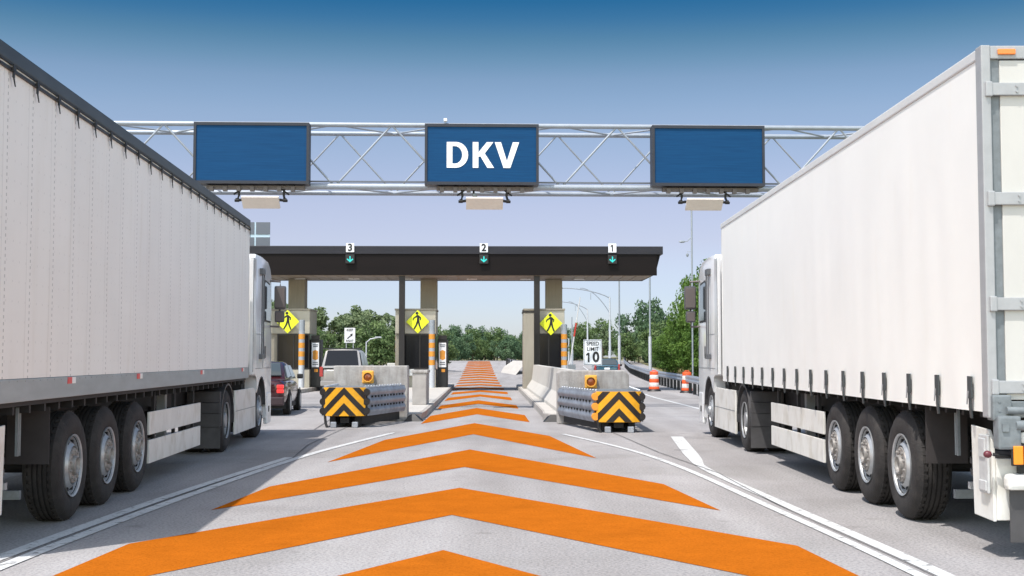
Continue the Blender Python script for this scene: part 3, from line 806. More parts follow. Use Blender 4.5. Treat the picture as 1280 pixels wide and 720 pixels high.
# ------------------------------------------------------------------ gantry
GR = .038
gn = thing('sign_gantry', (0, 37.6, 0), 'silver steel truss gantry spanning all lanes above the trucks', 'gantry', rz=GR)
gx0, gx1 = -14.2, 13.2
zt, zb = 8.60, 6.72
for (yy, zz, rr) in ((0, zt, .075), (1.5, zt, .075), (0, zb, .095), (1.5, zb, .075)):
    MB().tube([(gx0, yy, zz), (gx1, yy, zz)], rr, 14).build('chord', M['truss'], gn, smooth=True)
MB().box(gx0, gx1, -.05, .05, zb+.13, zb+.17).build('cable_rail', M['dkgrey'], gn)
pan = 3.42
k = 0; x = gx0+.3
nodes = []
while x < gx1-.5: nodes.append(x); x += pan/2
for face_y, ph in ((0, 0), (1.5, 1)):
    for i in range(len(nodes)-1):
        a_top = (i+ph) % 2 == 0
        p = (nodes[i], face_y, zt if a_top else zb); q = (nodes[i+1], face_y, zb if a_top else zt)
        MB().tube([p, q], .032 if face_y == 0 else .028, 8).build('diagonal', M['truss'], gn, smooth=True)
for zz in (zt, zb):
    for i in range(len(nodes)-1):
        if i % 2: MB().tube([(nodes[i], 0, zz), (nodes[i+1], 1.5, zz)], .03, 8).build('lateral_brace', M['truss'], gn, smooth=True)
        else: MB().tube([(nodes[i], 1.5, zz), (nodes[i+1], 0, zz)], .03, 8).build('lateral_brace', M['truss'], gn, smooth=True)
for xx in (gx0+.25, gx1-.25):
    for yy in (0, 1.5):
        MB().tube([(xx, yy, 0), (xx, yy, zt+.1)], .15, 16).build('leg', M['truss'], gn, smooth=True)
    MB().box(xx-.4, xx+.4, -.4, 1.9, 0, .12).build('base_plate', M['block'], gn)

def dkv(parent, y):
    """three bold white letters, cut as outlines"""
    h = .84; th = .185
    b = MB(); y1 = y-.012
    # D
    x0 = -1.05; z0 = -.44
    def arc(cx, cz, rx, rz, n=14): return [(cx+rx*math.cos(t), cz+rz*math.sin(t)) for t in [math.pi/2-math.pi*i/n for i in range(n+1)]]
    cz = z0+h/2
    outer = arc(x0+.30, cz, .40, h/2); inner = arc(x0+.27, cz, .235, h/2-.135)
    O = [(x0, z0+h)]+outer+[(x0, z0)]; I = [(x0+th, z0+h-.135)]+inner+[(x0+th, z0+.135)]
    for i in range(len(O)-1):
        b.prism([O[i], O[i+1], I[i+1], I[i]], 'y', y, y1)
    b.prism([O[-1], O[0], I[0], I[-1]], 'y', y, y1)
    # K
    x0 = -.20
    b.prism([(x0, z0), (x0+th, z0), (x0+th, z0+h), (x0, z0+h)], 'y', y, y1)
    b.prism([(x0+th, z0+.36), (x0+th, z0+.50), (x0+.46, z0+h), (x0+.675, z0+h), (x0+.335, z0+.40)], 'y', y, y1)
    b.prism([(x0+.335, z0+.40), (x0+.20, z0+.40), (x0+.47, z0), (x0+.695, z0), (x0+.36, z0+.47)], 'y', y, y1) if False else b.prism([(x0+.225, z0+.42), (x0+.355, z0+.53), (x0+.70, z0), (x0+.48, z0)], 'y', y+.0005, y1-.001)
    # V
    x0 = .52
    b.prism([(x0, z0+h), (x0+.205, z0+h), (x0+.40, z0+.22), (x0+.40, z0), (x0+.29, z0)], 'y', y, y1)
    b.prism([(x0+.40, z0+.22), (x0+.595, z0+h), (x0+.80, z0+h), (x0+.51, z0), (x0+.40, z0)], 'y', y, y1)
    b.xf(Matrix.Translation((-.09, 0, 0)) @ Matrix.Diagonal((.91, 1, .92, 1)))
    return b.build('letters', M['letter'], parent)
def led_sign(X, label, letters=False, Z=7.62):
    Yg = 37.0 + X*GR
    t = thing('display_sign', (X, Yg, Z), label, 'display sign', rz=GR, group='blue display signs hung on the gantry')
    hw, hh = 1.70, .915
    MB().box(-hw, hw, 0, .42, -hh, hh, .015).build('cabinet', M['sign_frame'], t)
    f = MB()
    f.box(-hw, hw, -.06, -.002, hh-.09, hh); f.box(-hw, hw, -.06, -.002, -hh, -hh+.09)
    f.box(-hw, -hw+.075, -.06, -.002, -hh+.0905, hh-.0905); f.box(hw-.075, hw, -.06, -.002, -hh+.0905, hh-.0905)
    f.build('bezel', M['sign_frame'], t)
    MB().box(-hw+.076, hw-.076, -.03, -.001, -hh+.091, hh-.091).build('display_face', M['sign_blue'], t)
    if letters: dkv(t, -.031)
    for xx in (-1.2, 0, 1.2): MB().box(xx-.05, xx+.05, .42, .56, -hh-.02, hh+.02).build('mounting_bar', M['sign_frame'], t)
    # equipment shelf hung under the display
    e = MB().box(-hw+.35, hw-.15, .16, .40, -hh-.13, -hh-.03)
    for k in range(7): e.box(-1.25+k*.40, -1.13+k*.40, .08, .22, -hh-.20, -hh-.06)
    e.build('equipment_shelf', M['brown_trim'], t)
    return t
led_sign(-7.72, 'blank blue display sign at left of the gantry, above the left truck')
led_sign(-.90, 'blue display sign in the middle of the gantry with white capital letters', True)
led_sign(5.90, 'blank blue display sign at right of the gantry, over the right truck cab')
def reader(X, label, tilt):
    Yg = 37.0 + X*GR
    t = thing('tag_reader', (X, Yg+.1, 6.05), label, 'toll antenna', rz=GR, group='pale toll antennas under the display signs')
    b = MB().box(-.55, .55, -.24, .24, -.03, .03, .008)
    b.xf(Matrix.Translation((tilt, 0, .12)) @ Matrix.Rotation(R(-38), 4, 'X') @ Matrix.Shear('XY', 4, (0, 0)))
    b.build('antenna_panel', M['reader'], t)
    for sx in (-1, 1):
        MB().tube([(sx*.68, .10, .66), (sx*.66, .10, .34), (sx*.70, .05, .2)], .035, 8).tube([(sx*.78, .05, .17), (sx*.52, .05, .2)], .04, 8).lathe([(-.05, .06), (.05, .06)], (sx*.70, .05, .19), 'x', 10).build('bracket_arm', M['chassis'], t)
        MB().tube([(sx*.60, .10, .52), (sx*.82, .10, .36)], .028, 6).build('brace_arm', M['chassis'], t)
    MB().tube([(-.6, .05, .22), (.6, .05, .22)], .02, 8).build('crossbar', M['chassis'], t)
reader(-7.45, 'pale flat antenna under left blank display sign, near top of left truck', .0)
reader(-.82, 'pale flat antenna under the middle display sign with letters', .0)
reader(5.78, 'pale flat antenna under right blank display sign, near top of right truck', .0)
t = thing('gantry_sensor', (-2.02, 37.45, 8.70), 'tiny white camera box on top chord of the gantry near the middle display', 'camera')
MB().box(-.05, .06, -.06, .06, .0, .10, .02).build('sensor_body', M['sign_white'], t); MB().box(-.015, .02, -.01, .02, -.06, .0).build('stem', M['truss'], t)
t = thing('hanging_camera', (-1.15, 37.25, 6.42), 'small dark camera hanging under left part of the middle display sign', 'camera')
MB().tube([(0, 0, .26), (0, 0, .04)], .03, 8).build('stem', M['chassis'], t); MB().lathe([(-.14, .055), (-.12, .07), (.12, .07), (.14, .05)], (.03, 0, .0), 'y', 14).build('camera_body', M['lamp_grey'], t, smooth=True)

# ------------------------------------------------------------------ trucks
def wheel(parent, u, v, s, mir, style, twin=False, spare=False):
    """style 'trailer' | 'drive' | 'steer'; u = outer face lateral offset"""
    Rt = .525
    w_ = .34
    prof = [(.015, .30), (.0, .335), (-.006, .40), (-.002, .455), (.018, .495), (.045, .515)]
    g = [(.045, .515)]
    n = 5; x = .05
    prof += [(.055, Rt)]
    for k in range(n):
        x1 = .055+(w_-.11)*(k+1)/n
        prof += [(x1-.018, Rt), (x1-.014, Rt-.016), (x1-.003, Rt-.016), (x1, Rt)]
    prof += [(w_-.045, .515), (w_-.018, .495), (w_+.002, .455), (w_+.006, .40), (w_, .335), (w_-.015, .30), (w_-.02, .28), (.02, .28)]
    b = MB().lathe(prof, (0, 0, 0), 'x', 72, closed=True)
    # tread blocks: short raised bars round the shoulder
    for k in range(44):
        a = 2*math.pi*k/44
        for (xa, xb) in ((.052, .095), (w_-.095, w_-.052)):
            bb = MB().box(xa, xb, -.020, .020, Rt-.004, Rt+.006); bb.xf(Matrix.Rotation(a, 4, 'X'))
            tmp = bpy.data.meshes.new('t'); bb.bm.to_mesh(tmp); bb.bm.free(); b.bm.from_mesh(tmp); bpy.data.meshes.remove(tmp)
    if twin:
        b.lathe([(o+w_+.03, r) for o, r in prof], (0, 0, 0), 'x', 56, closed=True)
    loc = (u if not mir else -u, v, Rt)
    ty = b.build('wheel', M['tyre'], parent, smooth=True, mirror=mir, loc=loc)
    rimm = M['rim'] if style != 'drive' else M['drive_rim']
    if style == 'trailer':
        rp = [(.012, .300), (-.004, .302), (.004, .285), (.055, .275), (.07, .262), (.045, .235), (.012, .205), (-.004, .19), (.03, .18), (.3, .18), (.3, .27), (.03, .29)]
        hp_ = [(.10, .175), (.002, .172), (-.008, .165), (-.010, .115), (-.004, .108), (-.004, .094), (-.034, .090), (-.040, .080), (-.030, .070), (-.012, .064), (-.012, .0001)]
    elif style == 'steer':
        rp = [(.012, .300), (-.004, .302), (.004, .285), (.06, .27), (.065, .25), (.02, .21), (-.0, .19), (.03, .18), (.3, .18), (.3, .27)]
        hp_ = [(.10, .175), (-.008, .172), (-.018, .16), (-.02, .10), (-.055, .09), (-.065, .07), (-.06, .0001)]
    else:
        rp = [(.012, .300), (-.004, .302), (.006, .285), (.10, .272), (.155, .255), (.165, .17), (.16, .15), (.3, .15), (.3, .27)]
        hp_ = [(.20, .155), (.15, .15), (.07, .135), (.02, .125), (.008, .11), (.008, .0001)]
    rb = MB().lathe(rp, (0, 0, 0), 'x', 48, closed=True)
    rb.mi = 1
    for k in range(10 if style != 'drive' else 0):
        a = 2*math.pi*k/10
        rb.lathe([(-.010, .024), (.02, .024)], (.038, math.cos(a)*.232, math.sin(a)*.232), 'x', 12)
    rb.build('rim', [rimm, M['hole']], ty, smooth=True, mirror=mir)
    hb = MB().lathe(hp_, (0, 0, 0), 'x', 40)
    if style != 'drive':
        for k in range(10):
            a = 2*math.pi*(k+.5)/10
            hb.lathe([(-.0, .015), (-.022, .014), (-.026, .009)], (0, math.cos(a)*.140, math.sin(a)*.140), 'x', 8)
    hb.build('hub', M['hub'] if style == 'trailer' else rimm, ty, smooth=True, mirror=mir)
    return ty

def truck(s, root_loc, rz, label):
    mir = s < 0
    right = s > 0
    t = thing('lorry', root_loc, label, 'truck', rz=rz)
    def B(mb, name, m, parent=t, **k): return mb.build(name, M[m] if isinstance(m, str) else m, parent, mirror=mir, **k)
    VP_ = .10 if right else .015
    L = 13.2; W = 2.55; ZB = 1.14 if right else 1.20; ZT = 4.04 if right else 4.10
    # --- curtain side as gently rippled cloth
    def curtain(u0, name, cz0, cz1, outward):
        b = MB(); nv, nz = 200, 26
        F = []
        for layer in (0, 1):
            G_ = []
            for i in range(nv+1):
                v = VP_+(L-.04-VP_)*i/nv; row = []
                for j in range(nz+1):
                    z = cz0+(cz1-cz0)*j/nz
                    env = max(0.0, math.sin(math.pi*j/nz))**.6
                    d = .010*noise.noise(Vector((v*.9, z*.35, 3.1*s)))*env + .004*noise.noise(Vector((v*3.2, z*.5, 9)))*env
                    if right and j < 5: d += .006*math.sin(v*2*math.pi/.8)*(1-j/5)
                    row.append(b.bm.verts.new((u0+(d if outward else -d)+(.012 if layer else 0), v, z)))
                G_.append(row)
            F.append(G_)
        for layer in (0, 1):
            for i in range(nv):
                for j in range(nz): b._f([F[layer][i][j], F[layer][i+1][j], F[layer][i+1][j+1], F[layer][i][j+1]])
        return b.build(name, M['curtain_white'] if right else M['curtain_grey'], t, smooth=True, mirror=mir, recalc=True)
    cz0 = ZB if right else 1.395
    cz1 = 3.95 if right else 3.97
    curtain(0.0, 'side_curtain', cz0, cz1, True)
    curtain(W-.012, 'side_curtain', cz0, cz1, False)
    B(MB().box(.03, W-.03, .05, L-.02, ZT-.08, ZT-.02).box(.0, W, L-.05, L, ZB+.1, ZT-.1), 'roof_and_front_wall', 'white_panel')
    B(MB().box(.03, W-.03, .14, L-.06, 1.16, 1.26), 'floor', 'chassis')
    rail_m = 'pale_rail' if right else 'dark_rail'
    for u0, u1 in ((-.012, .06), (W-.06, W+.012)):
        B(MB().box(u0, u1, 0.02, L+.01, cz1+.002, ZT, .012), 'roof_rail', rail_m)
    if not right:
        # grey side rails with red/white markers, track with tension hooks below the roof rail
        for u0, u1 in ((-.008, .05), (W-.05, W+.008)): B(MB().box(u0, u1, .0, L, ZB, 1.392, .008), 'side_rail', 'grey_rail')
        B(MB().box(-.022, .0, .05, L-.02, 3.90, 3.925).box(-.020, .0, .05, L-.02, 3.952, 3.964), 'curtain_track', 'black')
        v = .32
        k = 0
        while v < L-.1:
            q = rnd.uniform(-.02, .02)
            hk = MB().box(-.034, -.0225, v, v+.035, 3.855+q, 3.955)
            hk.loft([[(-.034, v+.005, 3.855+q), (-.026, v+.005, 3.855+q), (-.026, v+.03, 3.855+q), (-.034, v+.03, 3.855+q)],
                     [(-.030, v+.06, 3.79+q), (-.024, v+.06, 3.79+q), (-.024, v+.075, 3.79+q), (-.030, v+.075, 3.79+q)]])
            hk.box(-.040, -.0225, v-.015, v+.05, 3.90, 3.93)
            B(hk, 'tension_hook', 'black')
            v += .605; k += 1
        for v in (2.05, 4.75, 8.6, 12.4) :
            o = B(MB().box(-.014, -.0085, v, v+.13, 1.325, 1.385), 'marker_reflector', 'reflect_red')
            B(MB().box(-.014, -.0085, v+.131, v+.25, 1.325, 1.385), 'marker_half', 'reflect_white', parent=o)
        v = .25
        b = MB()
        while v < L-.2:
            b.box(-.011, -.0085, v, v+.02, 1.36, 1.385) if False else b.lathe([(-.0135, .007), (-.0085, .007)], (0, v, 1.372), 'x', 6); v += .20
        B(b, 'rail_rivet', 'alu')
    else:
        v = .36
        for k in range(16):
            z1 = 1.42
            bk = MB().box(-.030, -.013, v-.045, v+.045, 1.24, z1, .004)
            bk.loft([[(-.026, v-.020, 1.25), (-.016, v-.020, 1.25), (-.016, v+.022, 1.25), (-.026, v+.022, 1.25)],
                     [(-.028, v-.024, 1.17), (-.014, v-.024, 1.17), (-.014, v+.020, 1.17), (-.028, v+.020, 1.17)],
                     [(-.018, v-.018, 1.08), (-.006, v-.018, 1.08), (-.006, v+.018, 1.08), (-.018, v+.018, 1.08)]])
            bo = B(bk, 'curtain_buckle', 'dark_rail')
            B(MB().loft([[(-.036, v-.006, 1.30), (-.031, v-.006, 1.30), (-.031, v+.03, 1.30), (-.036, v+.03, 1.30)], [(-.036, v+.036, 1.19), (-.030, v+.036, 1.19), (-.030, v+.052, 1.19), (-.036, v+.052, 1.19)]]), 'strap_tail', 'alu', parent=bo)
            v += .81
        B(MB().box(.02, .06, .1, L-.05, 1.16, 1.24), 'rave', 'alu')
    # --- rear frame and doors
    B(MB().box(-.02, .055, -.03, VP_, ZB-.04, ZT+.005, .01), 'corner_post', 'alu')
    B(MB().box(W-.055, W+.02, -.03, VP_, ZB-.04, ZT+.005, .01), 'corner_post', 'alu')
    B(MB().box(.056, W-.056, -.028, .09, ZT-.105, ZT+.0, .008), 'rear_header', 'alu')
    B(MB().box(.056, W-.056, -.03, .10, ZB-.04, ZB+.09, .008), 'rear_sill', 'lamp_grey')
    B(MB().box(.056, .13, .0, .05, ZB+.091, ZT-.106), 'door_seal', 'lamp_grey')
    for (ua, ub) in ((.131, W/2-.01), (W/2+.01, W-.131)):
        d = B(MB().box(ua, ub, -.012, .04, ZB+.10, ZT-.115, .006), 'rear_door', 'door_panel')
        for zh in (ZB+.20, ZB+.85, ZB+1.68, ZB+2.55):
            outer = ua if ua < 1 else ub; sg = -1 if ua < 1 else 1
            h_ = MB().box(outer+sg*.095, outer-sg*.42, -.045, -.013, zh-.05, zh+.05, .006)
            h_.box(outer+sg*.125, outer+sg*.07, -.055, .02, zh-.06, zh+.06, .01)
            for q in (.12, .36):
                for dz in (-.022, .022): h_.lathe([(-.055, .009), (-.044, .009)], (outer-sg*q, 0, zh+dz), 'y', 8)
            B(h_, 'hinge', 'alu', parent=d)
        for uu in (ua+(.55 if ua < 1 else .18), ua+(.9 if ua < 1 else .5)):
            lb_ = MB().tube([(uu, -.05, ZB+.02), (uu, -.05, ZT-.06)], .014, 8)
            B(lb_, 'lock_bar', 'alu', parent=d)
        B(MB().box(ua+.5, ua+.8, -.075, -.055, ZB+.45, ZB+.49), 'door_handle', 'alu', parent=d)
    for uu in (.13, W-.34): B(MB().box(uu-.02, uu+.12, -.048, -.029, ZT-.075, ZT-.03, .008), 'marker_lamp', 'orange_lens')
    # corner foot + hinge bracket
    B(MB().box(.0, .15, -.07, .06, ZB-.06, ZB+.14, .015).lathe([(-.075, .012), (-.065, .012)], (.05, 0, ZB+.02), 'y', 8).lathe([(-.075, .012), (-.065, .012)], (.05, 0, ZB+.09), 'y', 8), 'corner_casting', 'lamp_grey')
    B(MB().tube([(.10, -.085, ZB+.02), (.42, -.085, ZB+.02)], .03, 10), 'buffer_bar', 'lamp_grey', smooth=True)
    # tail equipment
    B(MB().box(.02, .20, -.12, -.0, .86, 1.12, .02).box(.05, .10, -.135, -.115, 1.0, 1.06), 'tail_bracket', 'lamp_grey')
    B(MB().tube([(.16, -.10, 1.045), (2.3, -.10, 1.045)], .04, 12), 'tail_bar', 'lamp_grey', smooth=True)
    B(MB().box(.205, 2.33, -.09, .02, .905, .995, .02), 'tail_beam', 'white_panel')
    for ua in (.13, W-.62):
        lc = B(MB().box(ua-.01, ua+.39, -.115, -.092, .735, .90, .01), 'lamp_cluster', 'black')
        B(MB().box(ua, ua+.075, -.135, -.116, .745, .89, .01), 'amber_lens', 'amber', parent=lc)
        B(MB().box(ua+.08, ua+.25, -.135, -.116, .745, .89, .01), 'red_lens', 'red', parent=lc)
        B(MB().box(ua+.255, ua+.37, -.133, -.116, .745, .89, .01), 'white_lens', 'reflect_white', parent=lc)
    B(MB().box(.09, 2.4, -.11, .0, .545, .67, .035), 'rear_bumper', 'white_panel')
    B(MB().box(.20, 2.35, -.06, .0, .672, .735), 'bumper_mount', 'black')
    for ua in (.13, W-.62): B(MB().box(ua, ua+.43, -.04, -.025, -.0+.14, .544), 'rear_mud_flap', 'flap')
    B(MB().tube([(.16, -.06, .80), (.05, -.06, .81), (.0, -.05, .82)], .013, 8), 'marker_stalk', 'chassis')
    B(MB().lathe([(-.03, .012), (-.02, .024), (0, .030), (.02, .024), (.03, .012)], (-.04, -.05, .82), 'x', 14), 'marker_ball', 'maroon', smooth=True)
    # white side panel near the tail with grey moulded pocket
    for u0, u1, pu in ((.03, .055, .0), (W-.055, W-.03, 1)):
        sp = B(MB().prism([(.46, .30), (.50, 1.02), (.12, 1.0), (.05, .92), (.04, .29)], 'x', u0, u1, bev=.006), 'tail_side_panel', 'white_panel')
        if pu == 0:
            B(MB().box(.005, .028, .08, .27, .50, .96, .01).box(-.008, .02, .10, .25, .52, .60, .006).box(-.006, .02, .12, .25, .78, .93, .006), 'moulded_pocket', 'grille_grey', parent=sp)
    B(MB().box(.056, .35, .03, .06, .30, .78, .005), 'tail_inner_panel', 'white_panel')
    # --- chassis
    for u0 in (.62, W-.62-.12): B(MB().box(u0, u0+.12, .1, L-.2, .82, 1.15), 'chassis_beam', 'chassis')
    cb = MB()
    for v in (.4, 1.4, 3.05, 4.4, 5.8, 7.4, 9.0, 10.4): cb.box(.64, W-.64, v, v+.10, .85, 1.10)
    B(cb, 'cross_members', 'chassis')
    xb = MB()
    v = .3
    while v < L-.2: xb.box(.05, W-.05, v, v+.05, 1.09, 1.158); v += .42
    B(xb, 'outrigger', 'chassis')
    for v in (2.50, 3.77, 5.12):
        ax = MB().tube([(.35, v, .525), (W-.35, v, .525)], .07, 12).box(.45, .60, v-.35, v+.35, .62, .84).box(W-.60, W-.45, v-.35, v+.35, .62, .84)
        B(ax, 'axle', 'chassis')
        wheel(t, .05, v, s, mir, 'trailer')
        o = wheel(t, -(W-.05), v, s, not mir, 'trailer') if False else None
        # far side wheel: same build, turned round
        far = wheel(t, .05, v, s, mir, 'trailer')
        far.location.x = (W-.05)*(-1 if mir else 1); far.rotation_euler = (0, 0, math.pi)
    for v0 in (1.72,):
        B(MB().box(.05, .43, v0, v0+.012, .60, 1.12), 'mud_flap', 'flap_dark')
        B(MB().box(W-.43, W-.05, v0, v0+.012, .60, 1.12), 'mud_flap', 'flap_dark')
    B(MB().tube([(.14, 1.18, .72), (.14, 1.18, 1.14)], .013, 8).box(.125, .15, 1.10, 1.12, .72, 1.14), 'carrier_post', 'lamp_grey')
    sp_prof = [(-.13, .28), (-.15, .40), (-.14, .47), (-.10, .50), (-.055, .505), (-.05, .49), (-.01, .49), (-.005, .505), (.045, .505), (.05, .49), (.09, .49), (.095, .50), (.13, .48), (.15, .40), (.13, .28)]
    B(MB().lathe(sp_prof, (.72, .98, .66), 'z', 48, closed=True), 'spare_tyre', 'flap', smooth=True)
    B(MB().tube([(.30, .7, .50), (.45, .8, .44), (1.0, .95, .44), (1.2, 1.0, .5)], .018, 8).box(.2, 1.3, 1.02, 1.08, .44, .50), 'tyre_cradle', 'alu')
    B(MB().box(.25, 2.3, 1.55, 1.60, .30, .38), 'underrun_cross_bar', 'lamp_grey')
    # toolbox, air tanks
    B(MB().tube([(.80, 5.9, .72), (.80, 6.9, .72)], .16, 18), 'air_tank', 'lamp_grey', smooth=True)
    B(MB().tube([(W-.80, 5.9, .72), (W-.80, 6.9, .72)], .16, 18), 'air_tank', 'lamp_grey', smooth=True)
    # landing legs
    for u0 in (.38, W-.5):
        B(MB().box(u0, u0+.12, 8.05, 8.17, .42, 1.15).box(u0+.02, u0+.10, 8.07, 8.15, .22, .42).box(u0-.05, u0+.17, 7.98, 8.24, .18, .22), 'landing_leg', 'alu')
    B(MB().tube([(.44, 8.11, .85), (W-.44, 8.11, .85)], .03, 8), 'landing_gear_shaft', 'chassis')
    # side guards
    for u0, u1 in ((.06, .09), (W-.09, W-.06)):
        B(MB().box(u0, u1, 5.72, 9.0, .62, .90, .006), 'side_guard', 'white_panel')
        B(MB().box(u0, u1, 5.72, 9.0, .27, .555, .006), 'side_guard', 'white_panel')
        for v in (6.1, 7.3, 8.6): pp = MB().box(u1+.001 if u0 < 1 else u0-.04, u1+.04 if u0 < 1 else u0-.001, v, v+.06, .27, 1.14); B(pp, 'guard_post', 'chassis')
    # --- tractor
    VF = 16.50; VR = 14.12; cw = 2.5
    # frame
    for u0 in (.80, W-.95): B(MB().box(u0, u0+.15, 10.2, 16.0, .70, .98), 'tractor_beam', 'chassis')
    B(MB().box(.9, W-.9, 10.9, 12.0, .98, 1.12, .03), 'fifth_wheel', 'chassis')
    dv = 11.30
    wheel(t, .06, dv, s, mir, 'drive', twin=True)
    far = wheel(t, .06, dv, s, mir, 'drive', twin=True); far.location.x = (W-.06)*(-1 if mir else 1); far.rotation_euler = (0, 0, math.pi)
    B(MB().tube([(.5, dv, .525), (W-.5, dv, .525)], .10, 12).lathe([(-.2, .12), (-.1, .24), (.1, .24), (.2, .12)], (W/2, dv, .525), 'x', 18), 'axle', 'chassis')
    # fenders: arc over drive wheels + rear flap with horizontal ribs
    for sd in (0, 1):
        def U(a): return a if sd == 0 else W-a
        f = MB()
        arc = []
        for i in range(15):
            a = R(-8)+R(196)*i/14
            arc.append((dv-math.cos(a)*.64 if False else dv+math.cos(a)*.64, .54+math.sin(a)*.60))
        inner = [(dv+(p[0]-dv)*.95, .54+(p[1]-.54)*.95) for p in arc][::-1]
        pts = arc+inner
        V0 = [f.bm.verts.new((U(.04), p[0], p[1])) for p in pts]; V1 = [f.bm.verts.new((U(.62), p[0], p[1])) for p in pts]
        n = len(arc)
        for i in range(n-1):
            f._f([V0[i], V0[i+1], V1[i+1], V1[i]])
            j = n+i
            f._f([V0[j], V0[j+1], V1[j+1], V1[j]])
            f._f([V0[i], V0[i+1], V0[2*n-2-i], V0[2*n-1-i]]); f._f([V1[i], V1[i+1], V1[2*n-2-i], V1[2*n-1-i]])
        f._f([V0[0], V1[0], V1[2*n-1], V0[2*n-1]]); f._f([V0[n-1], V1[n-1], V1[n], V0[n]])
        fo = B(f, 'fender', 'fender')
        fl = MB().box(U(.05), U(.60), dv-.665, dv-.645, .10, .44)
        fl.box(U(.055), U(.595), dv-.672, dv-.640, .445, .66, .008)
        fl.box(U(.055), U(.595), dv-.668, dv-.625, .665, .84, .008)
        fl.box(U(.055), U(.595), dv-.655, dv-.58, .845, 1.02, .008)
        B(fl, 'mud_flap', 'flap')
    # white side fairings
    for sd in (0, 1):
        ua, ub = (.03, .07) if sd == 0 else (W-.07, W-.03)
        fp = B(MB().prism([(12.02, .24), (12.02, 1.0), (14.20, 1.0), (14.36, .90), (14.40, .24)], 'x', ua, ub, bev=.012), 'side_fairing', 'white_panel')
        e = -.002 if sd == 0 else .002
        B(MB().box(ua-.003 if sd == 0 else ub, ua if sd == 0 else ub+.003, 12.05, 14.38, .635, .645), 'panel_seam', 'lamp_grey', parent=fp)
        B(MB().box(.075 if sd == 0 else W-.6, .6 if sd == 0 else W-.075, 12.06, 14.3, .28, .94), 'fuel_tank', 'chassis')
    # cab shell: side outline (v, z) with wheel arch
    arch_c = 15.10
    outl = [(VR, 1.22), (VR, 3.46), (VR+.06, 3.56), (VR+.9, 3.56), (VF-.62, 3.52), (VF-.26, 3.44), (VF-.07, 3.26), (VF-.02, 2.2), (VF, 1.3), (VF, .50), (VF-.12, .34), (arch_c+.66, .34), (arch_c+.66, .60)]
    for i in range(1, 10):
        a = math.pi*.06+(math.pi*.88)*i/10
        outl.append((arch_c+math.cos(a)*.66, .58+math.sin(a)*.66))
    outl += [(arch_c-.66, .9), (arch_c-.66, 1.22)]
    cab = B(MB().prism(outl, 'x', .025, cw+.025, bev=.035), 'cab', 'white_truck', smooth=True)
    for sd in (0, 1):
        def X(a): return a if sd == 0 else W-a
        def bx(b, ua, ub, *r, **k): return b.box(X(ua), X(ub), *r, **k)
        # side window and its frame
        B(MB().prism([(15.42, 2.33), (15.42, 3.04), (15.50, 3.10), (16.14, 3.06), (16.30, 2.33)], 'x', X(.018), X(.0245)), 'side_window', 'glass_tint', parent=cab)
        B(MB().prism([(15.38, 2.29), (15.38, 3.06), (15.47, 3.14), (16.17, 3.10), (16.34, 2.29)], 'x', X(.0215), X(.0247)), 'window_seal', 'black', parent=cab)
        # door and panel seams
        sm = MB()
        bx(sm, .0215, .0247, 15.22, 15.235, 1.36, 3.15); bx(sm, .0215, .0247, VR+.05, VF-.05, 1.355, 1.367); bx(sm, .0215, .0247, 16.40, 16.412, 1.36, 2.2)
        bx(sm, .0215, .0247, VR+.05, 15.2, 2.02, 2.028)
        B(sm, 'panel_seam', 'lamp_grey', parent=cab)
        # tall intake trim / grab rail pair
        gr = MB(); bx(gr, -.035, -.01, 14.74, 14.762, 1.62, 3.22, bev=.004); bx(gr, -.035, -.01, 14.99, 15.012, 1.62, 3.22, bev=.004)
        bx(gr, -.045, .03, 14.70, 15.05, 3.20, 3.32, bev=.01); bx(gr, -.045, .03, 14.70, 15.05, 1.54, 1.64, bev=.01)
        B(gr, 'grab_rail', 'louver', parent=cab)
        B(bx(MB(), .012, .0245, 15.5, 15.58, 1.56, 1.80, bev=.004), 'door_handle', 'black', parent=cab)
        # rear edge deflector: thin vertical grey strip
        B(bx(MB(), .0, .06, VR-.42, VR-.02, 1.25, 3.46, bev=.01), 'air_deflector', 'white_truck')
        ed = MB(); bx(ed, -.006, .0, VR-.40, VR-.36, 1.3, 3.4); B(ed, 'deflector_edge', 'lamp_grey')
        # dark wheel arch liner
        al = MB()
        pts = []
        for i in range(13):
            a = math.pi*.02+(math.pi*.96)*i/12
            pts.append((arch_c+math.cos(a)*.655, .58+math.sin(a)*.655))
        ptsi = [(arch_c+(p[0]-arch_c)*.90, .58+(p[1]-.58)*.90) for p in pts]
        V0 = [al.bm.verts.new((X(.03), *p)) for p in pts]; V1 = [al.bm.verts.new((X(.03), *p)) for p in ptsi]; V2 = [al.bm.verts.new((X(.60), *p)) for p in ptsi]
        for i in range(12): al._f([V0[i], V0[i+1], V1[i+1], V1[i]]); al._f([V1[i], V1[i+1], V2[i+1], V2[i]])
        B(al, 'wheel_arch_liner', 'flap')
        # bumper corner and step
        B(bx(MB(), .012, .10, 15.90, 16.45, .22, .86, bev=.03), 'bumper_corner', 'white_truck')
        B(bx(MB(), .004, .02, 16.05, 16.16, .46, .58, bev=.004), 'step_opening', 'hole')
        # mirrors on two arms
        mr = MB(); bx(mr, -.30, -.06, 16.20, 16.34, 2.57, 3.06, bev=.04)
        mo = B(mr, 'mirror', 'mirror_back', smooth=True)
        B(bx(MB(), -.28, -.08, 16.185, 16.198, 2.61, 3.02, bev=.004), 'mirror_glass', 'brown_trim', parent=mo)
        mr = MB(); bx(mr, -.27, -.07, 16.20, 16.33, 2.30, 2.54, bev=.04)
        mo = B(mr, 'mirror', 'mirror_back', smooth=True)
        B(bx(MB(), -.25, -.09, 16.185, 16.198, 2.33, 2.51, bev=.004), 'mirror_glass', 'brown_trim', parent=mo)
